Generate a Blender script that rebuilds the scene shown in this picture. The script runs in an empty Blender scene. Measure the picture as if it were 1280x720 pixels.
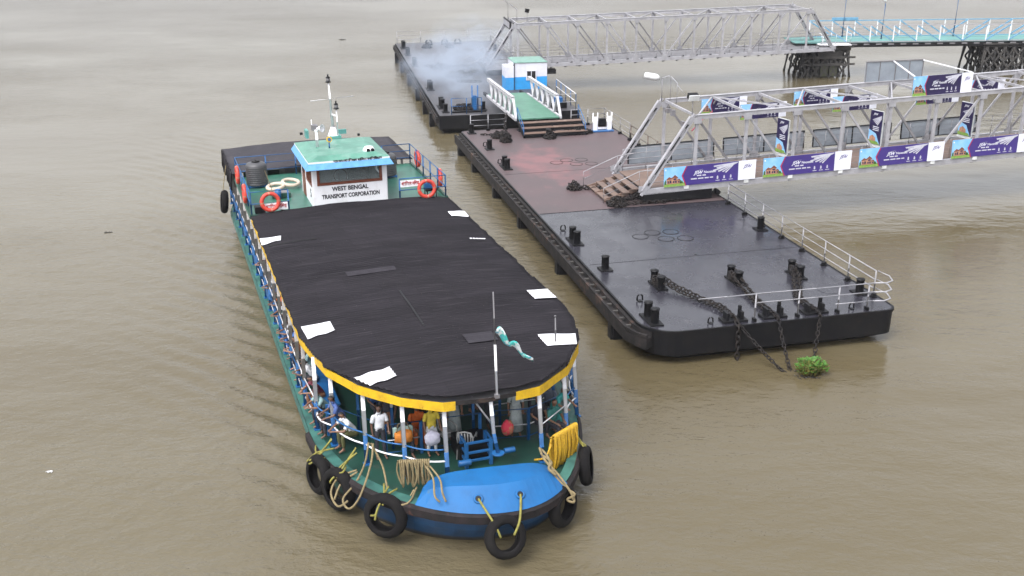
import bpy, bmesh, math, random
from math import sin, cos, pi, radians, sqrt, hypot, atan2
from mathutils import Vector, Matrix, noise, Quaternion
random.seed(7)
SC = bpy.context.scene
COL = SC.collection

# ------------------------------------------------------------------ helpers
def V(*a): return Vector(a)
def frame_of(d):
    d = d.normalized()
    up = Vector((0, 0, 1)) if abs(d.z) < .95 else Vector((1, 0, 0))
    x = d.cross(up).normalized(); y = x.cross(d).normalized()
    return x, y
class MB:
    """collects shapes into one mesh"""
    def __init__(s): s.v = []; s.f = []; s.m = []; s.sm = []
    def add(s, vs, fs, mi=0, smooth=False):
        b = len(s.v); s.v += [tuple(p) for p in vs]
        for f in fs: s.f.append(tuple(b + i for i in f)); s.m.append(mi); s.sm.append(smooth)
    def box(s, c, d, rz=0, mi=0, rx=0, ry=0):
        M = Matrix.Rotation(rz, 3, 'Z') @ Matrix.Rotation(ry, 3, 'Y') @ Matrix.Rotation(rx, 3, 'X')
        vs = [Vector(c) + M @ Vector((i*d[0]/2, j*d[1]/2, k*d[2]/2)) for k in (-1, 1) for j in (-1, 1) for i in (-1, 1)]
        s.add(vs, [(0,2,3,1),(4,5,7,6),(0,1,5,4),(2,6,7,3),(0,4,6,2),(1,3,7,5)], mi)
    def bar(s, p, q, w, h=None, mi=0):
        p = Vector(p); q = Vector(q); h = h or w
        if (q-p).length < 1e-5: return
        x, y = frame_of(q - p)
        vs = [e + x*i*w/2 + y*j*h/2 for e in (p, q) for (i, j) in ((-1,-1),(1,-1),(1,1),(-1,1))]
        s.add(vs, [(0,1,2,3),(7,6,5,4),(0,4,5,1),(1,5,6,2),(2,6,7,3),(3,7,4,0)], mi)
    def tube(s, pts, r, n=8, closed=False, mi=0, caps=True):
        pts = [Vector(p) for p in pts]; N = len(pts); vs = []
        prev = None
        for i, p in enumerate(pts):
            if closed: t = pts[(i+1) % N] - pts[i-1]
            else: t = pts[min(i+1, N-1)] - pts[max(i-1, 0)]
            if t.length < 1e-9: t = Vector((0,0,1))
            t.normalize()
            if prev is None: x, y = frame_of(t)
            else:
                x = prev - t*prev.dot(t)
                if x.length < 1e-6: x, y = frame_of(t)
                x.normalize(); y = t.cross(x)
            prev = x
            rr = r[i] if isinstance(r, (list, tuple)) else r
            vs += [p + x*cos(2*pi*k/n)*rr + y*sin(2*pi*k/n)*rr for k in range(n)]
        fs = []
        for i in range(N if closed else N-1):
            j = (i+1) % N
            for k in range(n):
                l = (k+1) % n
                fs.append((i*n+k, i*n+l, j*n+l, j*n+k))
        if not closed and caps: fs += [tuple(range(n))[::-1], tuple((N-1)*n+k for k in range(n))]
        s.add(vs, fs, mi, True)
    def cyl(s, c, r, h, n=16, mi=0, r2=None, ax=(0,0,1)):
        a = Vector(ax).normalized(); x, y = frame_of(a); c = Vector(c); r2 = r if r2 is None else r2
        vs = [c + x*cos(2*pi*k/n)*rr + y*sin(2*pi*k/n)*rr + a*z for (rr, z) in ((r, 0), (r2, h)) for k in range(n)]
        b = len(s.v)
        s.add(vs, [(k, (k+1) % n, n+(k+1) % n, n+k) for k in range(n)], mi, True)
        s.f += [tuple(b+k for k in range(n))[::-1], tuple(b+n+k for k in range(n))]; s.m += [mi, mi]; s.sm += [False, False]
    def lathe(s, c, prof, n=20, mi=0, ax=(0,0,1)):
        a = Vector(ax).normalized(); x, y = frame_of(a); c = Vector(c); vs = []
        for (r, z) in prof: vs += [c + x*cos(2*pi*k/n)*r + y*sin(2*pi*k/n)*r + a*z for k in range(n)]
        fs = [(i*n+k, i*n+(k+1) % n, (i+1)*n+(k+1) % n, (i+1)*n+k) for i in range(len(prof)-1) for k in range(n)]
        s.add(vs, fs, mi, True)
    def torus(s, c, R, r, ax=(0,0,1), n=28, m=10, mi=0, sq=1.0):
        a = Vector(ax).normalized(); x, y = frame_of(a); c = Vector(c); vs = []
        for i in range(n):
            d = x*cos(2*pi*i/n) + y*sin(2*pi*i/n)
            for k in range(m):
                vs.append(c + d*(R + r*cos(2*pi*k/m)) + a*r*sq*sin(2*pi*k/m))
        s.add(vs, [(i*m+k, ((i+1)%n)*m+k, ((i+1)%n)*m+(k+1)%m, i*m+(k+1)%m) for i in range(n) for k in range(m)], mi, True)
    def slab(s, poly, z0, z1, mi=0):
        n = len(poly)
        vs = [(p[0], p[1], z0) for p in poly] + [(p[0], p[1], z1) for p in poly]
        s.add(vs, [tuple(range(n))[::-1], tuple(range(n, 2*n))] + [(k, (k+1)%n, n+(k+1)%n, n+k) for k in range(n)], mi)
    def rails(s, pts, r, n=6, mi=0):
        for a, b in zip(pts, pts[1:]): s.tube([a, b], r, n, mi=mi)
    def mesh(s, name, mats, recalc=True):
        me = bpy.data.meshes.new(name); me.from_pydata(s.v, [], s.f)
        for m in (mats if isinstance(mats, (list, tuple)) else [mats]): me.materials.append(m)
        for p, mi, sm in zip(me.polygons, s.m, s.sm): p.material_index = mi; p.use_smooth = sm
        if recalc:
            bm = bmesh.new(); bm.from_mesh(me); bmesh.ops.recalc_face_normals(bm, faces=bm.faces); bm.to_mesh(me); bm.free()
        return me
    def build(s, name, mats, parent=None, bevel=0, recalc=True):
        o = bpy.data.objects.new(name, s.mesh(name, mats, recalc)); COL.objects.link(o)
        if parent: o.parent = parent
        if bevel:
            b = o.modifiers.new('bevel', 'BEVEL'); b.width = bevel; b.segments = 2; b.limit_method = 'ANGLE'; b.angle_limit = radians(40)
        return o
def build_each(mb, name, mats, parent=None, **k):
    """every loose piece of the collected shapes becomes an object of its own"""
    n = len(mb.v); root = list(range(n))
    def find(a):
        while root[a] != a: root[a] = root[root[a]]; a = root[a]
        return a
    for f in mb.f:
        r = find(f[0])
        for i in f[1:]: root[find(i)] = r
    groups = {}
    for i, f in enumerate(mb.f): groups.setdefault(find(f[0]), []).append(i)
    out = []
    for g in groups.values():
        m = MB(); ids = {}
        for i in g:
            f = []
            for v in mb.f[i]:
                if v not in ids: ids[v] = len(m.v); m.v.append(mb.v[v])
                f.append(ids[v])
            m.f.append(tuple(f)); m.m.append(mb.m[i]); m.sm.append(mb.sm[i])
        out.append(m.build(name, mats, parent, **k))
    return out
def link(name, me, parent=None):
    o = bpy.data.objects.new(name, me); COL.objects.link(o)
    if parent: o.parent = parent
    return o
def tag(o, label=None, cat=None, group=None, kind=None):
    if label: o['label'] = label
    if cat: o['category'] = cat
    if group: o['group'] = group
    if kind: o['kind'] = kind
    return o
def thing(name, label, cat, loc=(0,0,0), rz=0, group=None):
    o = bpy.data.objects.new(name, None); COL.objects.link(o); o.location = loc; o.rotation_euler = (0, 0, rz)
    o.empty_display_size = .3
    return tag(o, label, cat, group)
def copy_tree(o, parent=None):
    c = o.copy(); COL.objects.link(c); c.parent = parent
    for ch in list(o.children): copy_tree(ch, c)
    return c
def text_mesh(body, size, mat, shear=0, sx=1.0, bold=.0, ext=.004, align='CENTER', name='lettering'):
    cu = bpy.data.curves.new(name, 'FONT'); cu.body = body; cu.size = size; cu.align_x = align; cu.align_y = 'CENTER'
    cu.shear = shear; cu.extrude = ext; cu.offset = bold; cu.resolution_u = 3
    o = bpy.data.objects.new(name, cu); COL.objects.link(o)
    dg = bpy.context.evaluated_depsgraph_get(); dg.update()
    me = bpy.data.meshes.new_from_object(o.evaluated_get(dg)); bpy.data.objects.remove(o); bpy.data.curves.remove(cu)
    for v in me.vertices: v.co.x *= sx
    me.materials.clear(); me.materials.append(mat)
    return me

# ------------------------------------------------------------------ materials
def mat(name, c, rough=.5, c2=None, scale=3.0, mix=(.4, .65), metal=0, bump=0, bscale=20, spec=.5, c3=None, s3=1.0, m3=(.55,.7), coat=0, detail=6, stretch=None):
    m = bpy.data.materials.new(name); m.use_nodes = True; nt = m.node_tree; N = nt.nodes; L = nt.links
    b = N['Principled BSDF']; b.inputs['Roughness'].default_value = rough; b.inputs['Metallic'].default_value = metal
    b.inputs['Specular IOR Level'].default_value = spec; b.inputs['Coat Weight'].default_value = coat
    tc = N.new('ShaderNodeTexCoord'); vec = tc.outputs['Object']
    if stretch:
        mp = N.new('ShaderNodeMapping'); mp.inputs['Scale'].default_value = stretch; L.new(vec, mp.inputs[0]); vec = mp.outputs[0]
    def layer(col, cc, sc, mx, seed):
        n = N.new('ShaderNodeTexNoise'); n.inputs['Scale'].default_value = sc; n.inputs['Detail'].default_value = detail; n.inputs['Roughness'].default_value = .65
        n.noise_dimensions = '4D'; n.inputs['W'].default_value = seed
        L.new(vec, n.inputs['Vector'])
        r = N.new('ShaderNodeMapRange'); r.inputs[1].default_value = mx[0]; r.inputs[2].default_value = mx[1]; L.new(n.outputs[0], r.inputs[0])
        x = N.new('ShaderNodeMix'); x.data_type = 'RGBA'; L.new(r.outputs[0], x.inputs[0]); L.new(col, x.inputs[6]); x.inputs[7].default_value = (*cc, 1)
        return x.outputs[2]
    rgb = N.new('ShaderNodeRGB'); rgb.outputs[0].default_value = (*c, 1); col = rgb.outputs[0]
    if c2 is None: c2 = tuple(x*.72 for x in c)
    col = layer(col, c2, scale, mix, 1.3)
    if c3: col = layer(col, c3, s3, m3, 7.7)
    L.new(col, b.inputs['Base Color'])
    if bump:
        n = N.new('ShaderNodeTexNoise'); n.inputs['Scale'].default_value = bscale; n.inputs['Detail'].default_value = 5; L.new(vec, n.inputs['Vector'])
        bp = N.new('ShaderNodeBump'); bp.inputs['Strength'].default_value = bump; bp.inputs['Distance'].default_value = .02
        L.new(n.outputs[0], bp.inputs['Height']); L.new(bp.outputs[0], b.inputs['Normal'])
    return m
M = {}
M['white'] = mat('white_paint', (.74,.74,.76), .45, (.55,.54,.53), 2.5, (.5,.8), c3=(.36,.27,.2), s3=9, m3=(.66,.78))
M['blue'] = mat('blue_paint', (.012,.105,.29), .45, (.010,.07,.19), 3)
M['hoodblue'] = mat('bow_blue_paint', (.005,.098,.27), .6, (.006,.078,.215), 2.0, (.45,.7), c3=(.05,.10,.14), s3=5, m3=(.64,.76), bump=.25, bscale=5, spec=.35)
M['skyblue'] = mat('pale_blue_paint', (.10,.30,.58), .4, (.075,.23,.46), 4)
M['yellow'] = mat('yellow_paint', (.60,.37,.012), .45, (.42,.25,.015), 4, (.45,.7), c3=(.2,.1,.03), s3=11, m3=(.62,.72))
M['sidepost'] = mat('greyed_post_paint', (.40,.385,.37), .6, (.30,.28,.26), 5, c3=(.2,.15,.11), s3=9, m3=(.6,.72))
M['girder'] = mat('girder_white', (.46,.46,.48), .5, (.34,.33,.34), 3, c3=(.22,.16,.12), s3=8, m3=(.62,.74))
M['palecyan'] = mat('pale_cyan_paint', (.13,.30,.44), .5, (.10,.23,.35), 3)
M['ringfade'] = mat('faded_orange_band', (.42,.17,.11), .6)
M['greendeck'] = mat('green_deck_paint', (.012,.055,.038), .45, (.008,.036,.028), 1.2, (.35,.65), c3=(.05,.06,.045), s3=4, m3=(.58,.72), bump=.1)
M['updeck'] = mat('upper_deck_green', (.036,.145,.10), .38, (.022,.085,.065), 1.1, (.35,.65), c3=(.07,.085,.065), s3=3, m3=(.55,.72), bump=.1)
M['whroof'] = mat('faded_green_paint', (.085,.235,.175), .4, (.055,.17,.125), 1.6, (.38,.62), c3=(.15,.27,.22), s3=2.2, m3=(.52,.7), bump=.1)
M['tealpaint'] = mat('teal_paint', (.10,.32,.28), .5, (.08,.22,.2), 2)
M['rampgreen'] = mat('ramp_green_paint', (.075,.20,.135), .45, (.055,.15,.105), 1.5)
M['black'] = mat('black_paint', (.0045,.0045,.006), .5, (.009,.0085,.0085), 2, c3=(.020,.014,.010), s3=5, m3=(.6,.75), bump=.2, spec=.22)
M['rubber'] = mat('tyre_rubber', (.0055,.005,.0055), .85, (.012,.011,.010), 4, bump=.4, bscale=30, spec=.15)
M['chain'] = mat('chain_iron', (.009,.008,.009), .6, (.022,.016,.012), 6, bump=.3, spec=.25)
M['strake'] = mat('worn_rubbing_strake', (.025,.019,.02), .8, (.012,.011,.011), 3, (.35,.6), c3=(.13,.05,.035), s3=2.5, m3=(.6,.7), bump=.6, bscale=9, spec=.2)
M['fender'] = mat('timber_fender', (.028,.024,.023), .8, (.013,.012,.012), 2, (.35,.6), c3=(.09,.055,.04), s3=1.4, m3=(.56,.72), bump=.6, bscale=8, spec=.2)
M['steel'] = mat('galvanised_paint', (.33,.325,.345), .5, (.21,.205,.215), 2.5, (.4,.7), c3=(.24,.17,.13), s3=7, m3=(.66,.8))
M['steeldark'] = mat('weathered_steel', (.19,.185,.195), .6, (.12,.115,.12), 2.5, (.35,.65), c3=(.17,.11,.08), s3=5, m3=(.58,.75))
M['brown'] = mat('brown_oxide_paint', (.16,.10,.075), .65, (.10,.065,.05), 2.5, (.35,.65), c3=(.25,.19,.15), s3=3, m3=(.55,.7))
M['walk'] = mat('walkway_boards', (.17,.115,.09), .7, (.12,.085,.07), 2, (.35,.65))
M['timber'] = mat('dark_timber', (.03,.028,.027), .85, (.055,.05,.045), 3, (.35,.6), bump=.5)
M['wood'] = mat('varnished_wood', (.17,.05,.025), .4, (.10,.03,.018), 6, stretch=(1,1,6))
M['tank'] = mat('tank_plastic', (.045,.045,.05), .45, (.06,.06,.062), 3)
M['orange'] = mat('lifebuoy_orange', (.52,.045,.025), .5, (.40,.04,.03), 5)
M['fadedring'] = mat('faded_ring_cream', (.55,.46,.37), .6, (.45,.35,.27), 4)
M['rope'] = mat('hemp_rope', (.22,.17,.085), .85, (.14,.11,.055), 14, bump=.6, bscale=60)
M['yrope'] = mat('yellow_rope', (.52,.31,.012), .7, (.34,.19,.012), 16, bump=.6, bscale=60)
M['greenrope'] = mat('olive_yellow_rope', (.22,.20,.035), .8, (.13,.12,.03), 14, bump=.6, bscale=60)
M['plaschair'] = mat('grey_plastic', (.33,.33,.32), .4, (.27,.27,.26), 4)
M['dark'] = mat('dark_void', (.006,.006,.007), .8)
M['blackpaint'] = mat('black_lettering', (.015,.015,.02), .5)
M['redpaint'] = mat('red_lettering', (.45,.02,.03), .5)
M['rustrail'] = mat('rusty_rail', (.10,.08,.07), .7, (.20,.15,.12), 4)
M['lamp'] = mat('lamp_housing', (.66,.67,.66), .4)
M['greysheet'] = mat('grey_hoarding_sheet', (.25,.28,.31), .5, (.20,.22,.25), 1.5)
M['hutblue'] = mat('hut_blue', (.02,.27,.62), .55, (.02,.22,.5), 1.5)
M['hutwhite'] = mat('hut_white', (.62,.62,.68), .6, (.52,.52,.56), 1.2)
M['patch'] = mat('white_roof_sheet', (.72,.72,.75), .5, (.60,.59,.60), 3, (.45,.7), c3=(.24,.2,.2), s3=7, m3=(.68,.74))
M['purple'] = mat('banner_purple', (.05,.03,.19), .45, (.042,.025,.16), 1)
M['navy'] = mat('banner_navy', (.018,.011,.065), .45)
M['bsky'] = mat('banner_sky_blue', (.14,.40,.72), .45, (.32,.55,.78), 1.6, (.35,.65))
M['bwhite'] = mat('banner_white', (.72,.73,.80), .45, (.66,.67,.74), 1)
M['bgreen'] = mat('banner_lawn_green', (.13,.28,.04), .5, (.3,.38,.1), 8)
M['bhouse'] = mat('banner_house_tan', (.46,.25,.15), .5, (.25,.12,.08), 8)
M['bsilver'] = mat('banner_silver', (.52,.52,.58), .45, (.4,.4,.48), 5)
M['bred'] = mat('banner_crimson', (.45,.03,.10), .5)

def glassmat():
    m = bpy.data.materials.new('window_glass'); m.use_nodes = True; b = m.node_tree.nodes['Principled BSDF']
    b.inputs['Base Color'].default_value = (.55,.62,.62,1); b.inputs['Roughness'].default_value = .05
    b.inputs['Transmission Weight'].default_value = .85; b.inputs['IOR'].default_value = 1.1; return m
M['glass'] = glassmat()

# corrugated dark roof: sheets, seams, dusty streaks (all wear of the sheet itself)
def roofmat():
    m = bpy.data.materials.new('corrugated_roof'); m.use_nodes = True; nt = m.node_tree; N = nt.nodes; L = nt.links
    b = N['Principled BSDF']; b.inputs['Roughness'].default_value = .72; b.inputs['Specular IOR Level'].default_value = .12
    tc = N.new('ShaderNodeTexCoord')
    def nz(sc, st, lo, hi, det=6):
        mp = N.new('ShaderNodeMapping'); mp.inputs['Scale'].default_value = st; L.new(tc.outputs['Object'], mp.inputs[0])
        n = N.new('ShaderNodeTexNoise'); n.inputs['Scale'].default_value = sc; n.inputs['Detail'].default_value = det; L.new(mp.outputs[0], n.inputs[0])
        r = N.new('ShaderNodeMapRange'); r.inputs[1].default_value = lo; r.inputs[2].default_value = hi; L.new(n.outputs[0], r.inputs[0]); return r.outputs[0]
    def mx(f, a, bb):
        x = N.new('ShaderNodeMix'); x.data_type = 'RGBA'; L.new(f, x.inputs[0])
        if isinstance(a, tuple): x.inputs[6].default_value = (*a, 1)
        else: L.new(a, x.inputs[6])
        x.inputs[7].default_value = (*bb, 1); return x.outputs[2]
    c = mx(nz(1.0, (1.2,.35,1), .35, .7), (.0115,.0103,.0125), (.0185,.0165,.0195))
    c = mx(nz(3.0, (5,.25,1), .55, .75), c, (.027,.0245,.028))
    c = mx(nz(26, (1,1,1), .70, .76, 3), c, (.09,.085,.08))
    br = N.new('ShaderNodeTexBrick'); br.inputs['Scale'].default_value = 1; br.inputs['Brick Width'].default_value = 2.1; br.inputs['Row Height'].default_value = .82
    br.inputs['Mortar Size'].default_value = .008; br.inputs['Color1'].default_value = (.93,.93,.93,1); br.inputs['Color2'].default_value = (1.06,1.06,1.08,1); br.inputs['Mortar'].default_value = (.7,.7,.7,1)
    mp = N.new('ShaderNodeMapping'); mp.inputs['Rotation'].default_value = (0, 0, radians(90)); L.new(tc.outputs['Object'], mp.inputs[0]); L.new(mp.outputs[0], br.inputs[0])
    mm = N.new('ShaderNodeMix'); mm.data_type = 'RGBA'; mm.blend_type = 'MULTIPLY'; mm.inputs[0].default_value = 1; L.new(c, mm.inputs[6]); L.new(br.outputs[0], mm.inputs[7])
    L.new(mm.outputs[2], b.inputs['Base Color'])
    return m
M['roof'] = roofmat()
M['stern'] = mat('dusty_tarpaulin', (.040,.037,.043), .8, (.026,.024,.029), 1.2, c3=(.06,.056,.062), s3=4, spec=.2)
M['tar'] = mat('tar_patch', (.034,.031,.037), .8, spec=.15)
M['sidegreen'] = mat('teal_side_paint', (.035,.125,.105), .6, (.02,.07,.06), 2, c3=(.03,.03,.028), s3=4)

def hullmat():
    m = bpy.data.materials.new('hull_paint'); m.use_nodes = True; nt = m.node_tree; N = nt.nodes; L = nt.links
    b = N['Principled BSDF']; b.inputs['Roughness'].default_value = .5
    tc = N.new('ShaderNodeTexCoord'); sp = N.new('ShaderNodeSeparateXYZ'); L.new(tc.outputs['Object'], sp.inputs[0])
    r = N.new('ShaderNodeMapRange'); r.inputs[1].default_value = 17.6; r.inputs[2].default_value = 17.7; zz = N.new('ShaderNodeMath'); zz.operation = 'LESS_THAN'; zz.inputs[1].default_value = 1.0; L.new(sp.outputs[2], zz.inputs[0]); zm = N.new('ShaderNodeMath'); zm.operation = 'MULTIPLY'; L.new(sp.outputs[0], zm.inputs[0]); L.new(zz.outputs[0], zm.inputs[1]); L.new(zm.outputs[0], r.inputs[0])
    n = N.new('ShaderNodeTexNoise'); n.inputs['Scale'].default_value = 2; n.inputs['Detail'].default_value = 8; L.new(tc.outputs['Object'], n.inputs[0])
    def mx(f, a, c):
        x = N.new('ShaderNodeMix'); x.data_type = 'RGBA'; L.new(f, x.inputs[0])
        for i, q in ((6, a), (7, c)):
            if isinstance(q, tuple): x.inputs[i].default_value = (*q, 1)
            else: L.new(q, x.inputs[i])
        return x.outputs[2]
    nr = N.new('ShaderNodeMapRange'); nr.inputs[1].default_value = .4; nr.inputs[2].default_value = .7; L.new(n.outputs[0], nr.inputs[0])
    g = mx(nr.outputs[0], (.04,.14,.115), (.02,.07,.06)); bl = mx(nr.outputs[0], (.008,.055,.14), (.012,.035,.075))
    c = mx(r.outputs[0], g, bl)
    z = N.new('ShaderNodeMapRange'); z.inputs[1].default_value = .22; z.inputs[2].default_value = .12; L.new(sp.outputs[2], z.inputs[0])
    c = mx(z.outputs[0], c, (.03,.027,.022))
    L.new(c, b.inputs['Base Color']); return m
M['hull'] = hullmat()

def pontoonmat():
    m = bpy.data.materials.new('pontoon_deck_paint'); m.use_nodes = True; nt = m.node_tree; N = nt.nodes; L = nt.links
    b = N['Principled BSDF']
    tc = N.new('ShaderNodeTexCoord'); sp = N.new('ShaderNodeSeparateXYZ'); L.new(tc.outputs['Object'], sp.inputs[0])
    def nz(sc, lo, hi, w=0, det=7, st=(1,1,1)):
        mp = N.new('ShaderNodeMapping'); mp.inputs['Scale'].default_value = st; L.new(tc.outputs['Object'], mp.inputs[0])
        n = N.new('ShaderNodeTexNoise'); n.noise_dimensions = '4D'; n.inputs['W'].default_value = w; n.inputs['Scale'].default_value = sc; n.inputs['Detail'].default_value = det; n.inputs['Roughness'].default_value = .62; L.new(mp.outputs[0], n.inputs['Vector'])
        r = N.new('ShaderNodeMapRange'); r.inputs[1].default_value = lo; r.inputs[2].default_value = hi; L.new(n.outputs[0], r.inputs[0]); return r.outputs[0]
    def mx(f, a, c):
        x = N.new('ShaderNodeMix'); x.data_type = 'RGBA'
        if isinstance(f, float): x.inputs[0].default_value = f
        else: L.new(f, x.inputs[0])
        for i, q in ((6, a), (7, c)):
            if isinstance(q, tuple): x.inputs[i].default_value = (*q, 1)
            else: L.new(q, x.inputs[i])
        return x.outputs[2]
    def math_(op, a, c):
        x = N.new('ShaderNodeMath'); x.operation = op
        for i, q in ((0, a), (1, c)):
            if isinstance(q, (int, float)): x.inputs[i].default_value = q
            else: L.new(q, x.inputs[i])
        return x.outputs[0]
    slate = mx(nz(.5, .35, .7, 1), (.020,.0195,.026), (.032,.031,.039))
    slate = mx(nz(2.2, .58, .72, 2), slate, (.05,.048,.054))
    slate = mx(nz(6, .62, .75, 3, st=(1,.3,1)), slate, (.018,.017,.019))
    mar = mx(nz(.6, .35, .65, 4), (.088,.058,.060), (.070,.053,.054))
    # pink primer worn through in the middle of the old half
    dx = math_('SUBTRACT', sp.outputs[0], 9.5); dy = math_('SUBTRACT', sp.outputs[1], 3.0)
    d2 = math_('ADD', math_('MULTIPLY', math_('MULTIPLY', dx, dx), .022), math_('MULTIPLY', math_('MULTIPLY', dy, dy), .10))
    nn = N.new('ShaderNodeTexNoise'); nn.inputs['Scale'].default_value = .8; nn.inputs['Detail'].default_value = 8; L.new(tc.outputs['Object'], nn.inputs[0])
    pm = math_('SUBTRACT', math_('MULTIPLY', nn.outputs[0], 2.0), math_('ADD', d2, .55))
    r = N.new('ShaderNodeMapRange'); r.inputs[1].default_value = 0; r.inputs[2].default_value = .5; r.inputs[4].default_value = .75; L.new(pm, r.inputs[0])
    mar = mx(r.outputs[0], mar, (.19,.082,.085))
    mar = mx(nz(3, .6, .72, 5), mar, (.12,.095,.092))
    mar = mx(nz(7, .62, .74, 6, st=(.4,1,1)), mar, (.07,.055,.055))
    edge = N.new('ShaderNodeMapRange'); edge.inputs[1].default_value = 19.2; edge.inputs[2].default_value = 19.25; L.new(sp.outputs[0], edge.inputs[0])
    c = mx(edge.outputs[0], mar, slate)
    L.new(c, b.inputs['Base Color'])
    rr = N.new('ShaderNodeMapRange'); rr.inputs[3].default_value = .17; rr.inputs[4].default_value = .36; L.new(nz(.7, .35, .65, 9), rr.inputs[0])
    ro = math_('SUBTRACT', rr.outputs[0], 0); 
    rm = N.new('ShaderNodeMix'); L.new(edge.outputs[0], rm.inputs[0]); rm.inputs[2].default_value = .55; L.new(ro, rm.inputs[3]); L.new(rm.outputs[0], b.inputs['Roughness'])
    n2 = N.new('ShaderNodeTexNoise'); n2.inputs['Scale'].default_value = 1.2; n2.inputs['Detail'].default_value = 6; L.new(tc.outputs['Object'], n2.inputs[0])
    bp = N.new('ShaderNodeBump'); bp.inputs['Strength'].default_value = .15; bp.inputs['Distance'].default_value = .02; L.new(n2.outputs[0], bp.inputs['Height']); L.new(bp.outputs[0], b.inputs['Normal'])
    return m
M['pdeck'] = pontoonmat()

# ------------------------------------------------------------------ places (metres, z = 0 at the water)
CAM_H = 16.0
HF, HP, HQ = -.33155, -.235719, -.18193
FO = Vector((-5.4215, 43.7110)); 
# ferry axis: u runs to the bow, w to starboard; w = 0 on the centre line (1.38 m left of the surveyed point)
def uw(O, h, u, w): return Vector((O[0] - u*sin(h) + w*cos(h), O[1] - u*cos(h) - w*sin(h)))
FERRY0 = uw(FO, HF, 0, -1.38); FERRY_RZ = atan2(-cos(HF), -sin(HF))
def fp(u, w, z=0):
    p = uw(FERRY0, HF, u, w); return Vector((p.x, p.y, z))
PONT0 = Vector((-3.2361, 67.7421)); PONT_RZ = atan2(-cos(HP), -sin(HP))
def pp(u, v, z=1.3):
    p = uw(PONT0, HP, u, v); return Vector((p.x, p.y, z))
FAR0 = Vector((-4.93, 72.64)); FAR_RZ = atan2(-cos(HQ), -sin(HQ))
def qp(u, v, z=1.3):
    p = uw(FAR0, HQ, u, v); return Vector((p.x, p.y, z))
# ------------------------------------------------------------------ camera, light
cam = bpy.data.cameras.new('camera'); co = bpy.data.objects.new('camera', cam); COL.objects.link(co); SC.camera = co
cam.sensor_width = 36; cam.lens = 1333.47/1280*36; cam.clip_end = 6000; cam.clip_start = .1
th, ro = .359882, -.00548857
fwd = Vector((0, cos(th), -sin(th))); rt = Vector((cos(ro), sin(th)*sin(ro), cos(th)*sin(ro))); up = rt.cross(fwd)
co.matrix_world = Matrix(((rt.x, up.x, -fwd.x, 0), (rt.y, up.y, -fwd.y, 0), (rt.z, up.z, -fwd.z, CAM_H), (0,0,0,1)))
W = bpy.data.worlds.new('World'); SC.world = W; W.use_nodes = True; wn = W.node_tree
bg = wn.nodes['Background']; sky = wn.nodes.new('ShaderNodeTexSky'); sky.sky_type = 'NISHITA'; sky.sun_disc = False
SUN_EL, SUN_AZ = radians(58), radians(215)
sky.sun_elevation = SUN_EL; sky.sun_rotation = SUN_AZ; sky.air_density = 1.6; sky.dust_density = 5; sky.ozone_density = .6
hs = wn.nodes.new('ShaderNodeHueSaturation'); hs.inputs['Saturation'].default_value = .12
wn.links.new(sky.outputs[0], hs.inputs['Color']); ov = wn.nodes.new('ShaderNodeMix'); ov.data_type = 'RGBA'; ov.blend_type = 'MULTIPLY'; ov.inputs[0].default_value = 1; ov.inputs[7].default_value = (.99, 1.0, 1.045, 1)
wn.links.new(hs.outputs[0], ov.inputs[6]); wn.links.new(ov.outputs[2], bg.inputs['Color']); bg.inputs['Strength'].default_value = .15
sl = bpy.data.lights.new('sun', 'SUN'); sl.energy = .5; sl.angle = radians(25); sl.color = (1, .96, .9)
so = bpy.data.objects.new('sun', sl); COL.objects.link(so)
sd = Vector((sin(SUN_AZ)*cos(SUN_EL), cos(SUN_AZ)*cos(SUN_EL), sin(SUN_EL)))
so.rotation_euler = sd.to_track_quat('Z', 'Y').to_euler(); so.location = (0, 0, 60)
vs = SC.view_settings; vs.view_transform = 'Standard'; vs.look = 'None'; vs.gamma = 1; vs.exposure = 1.25; vs.use_curve_mapping = False

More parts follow.
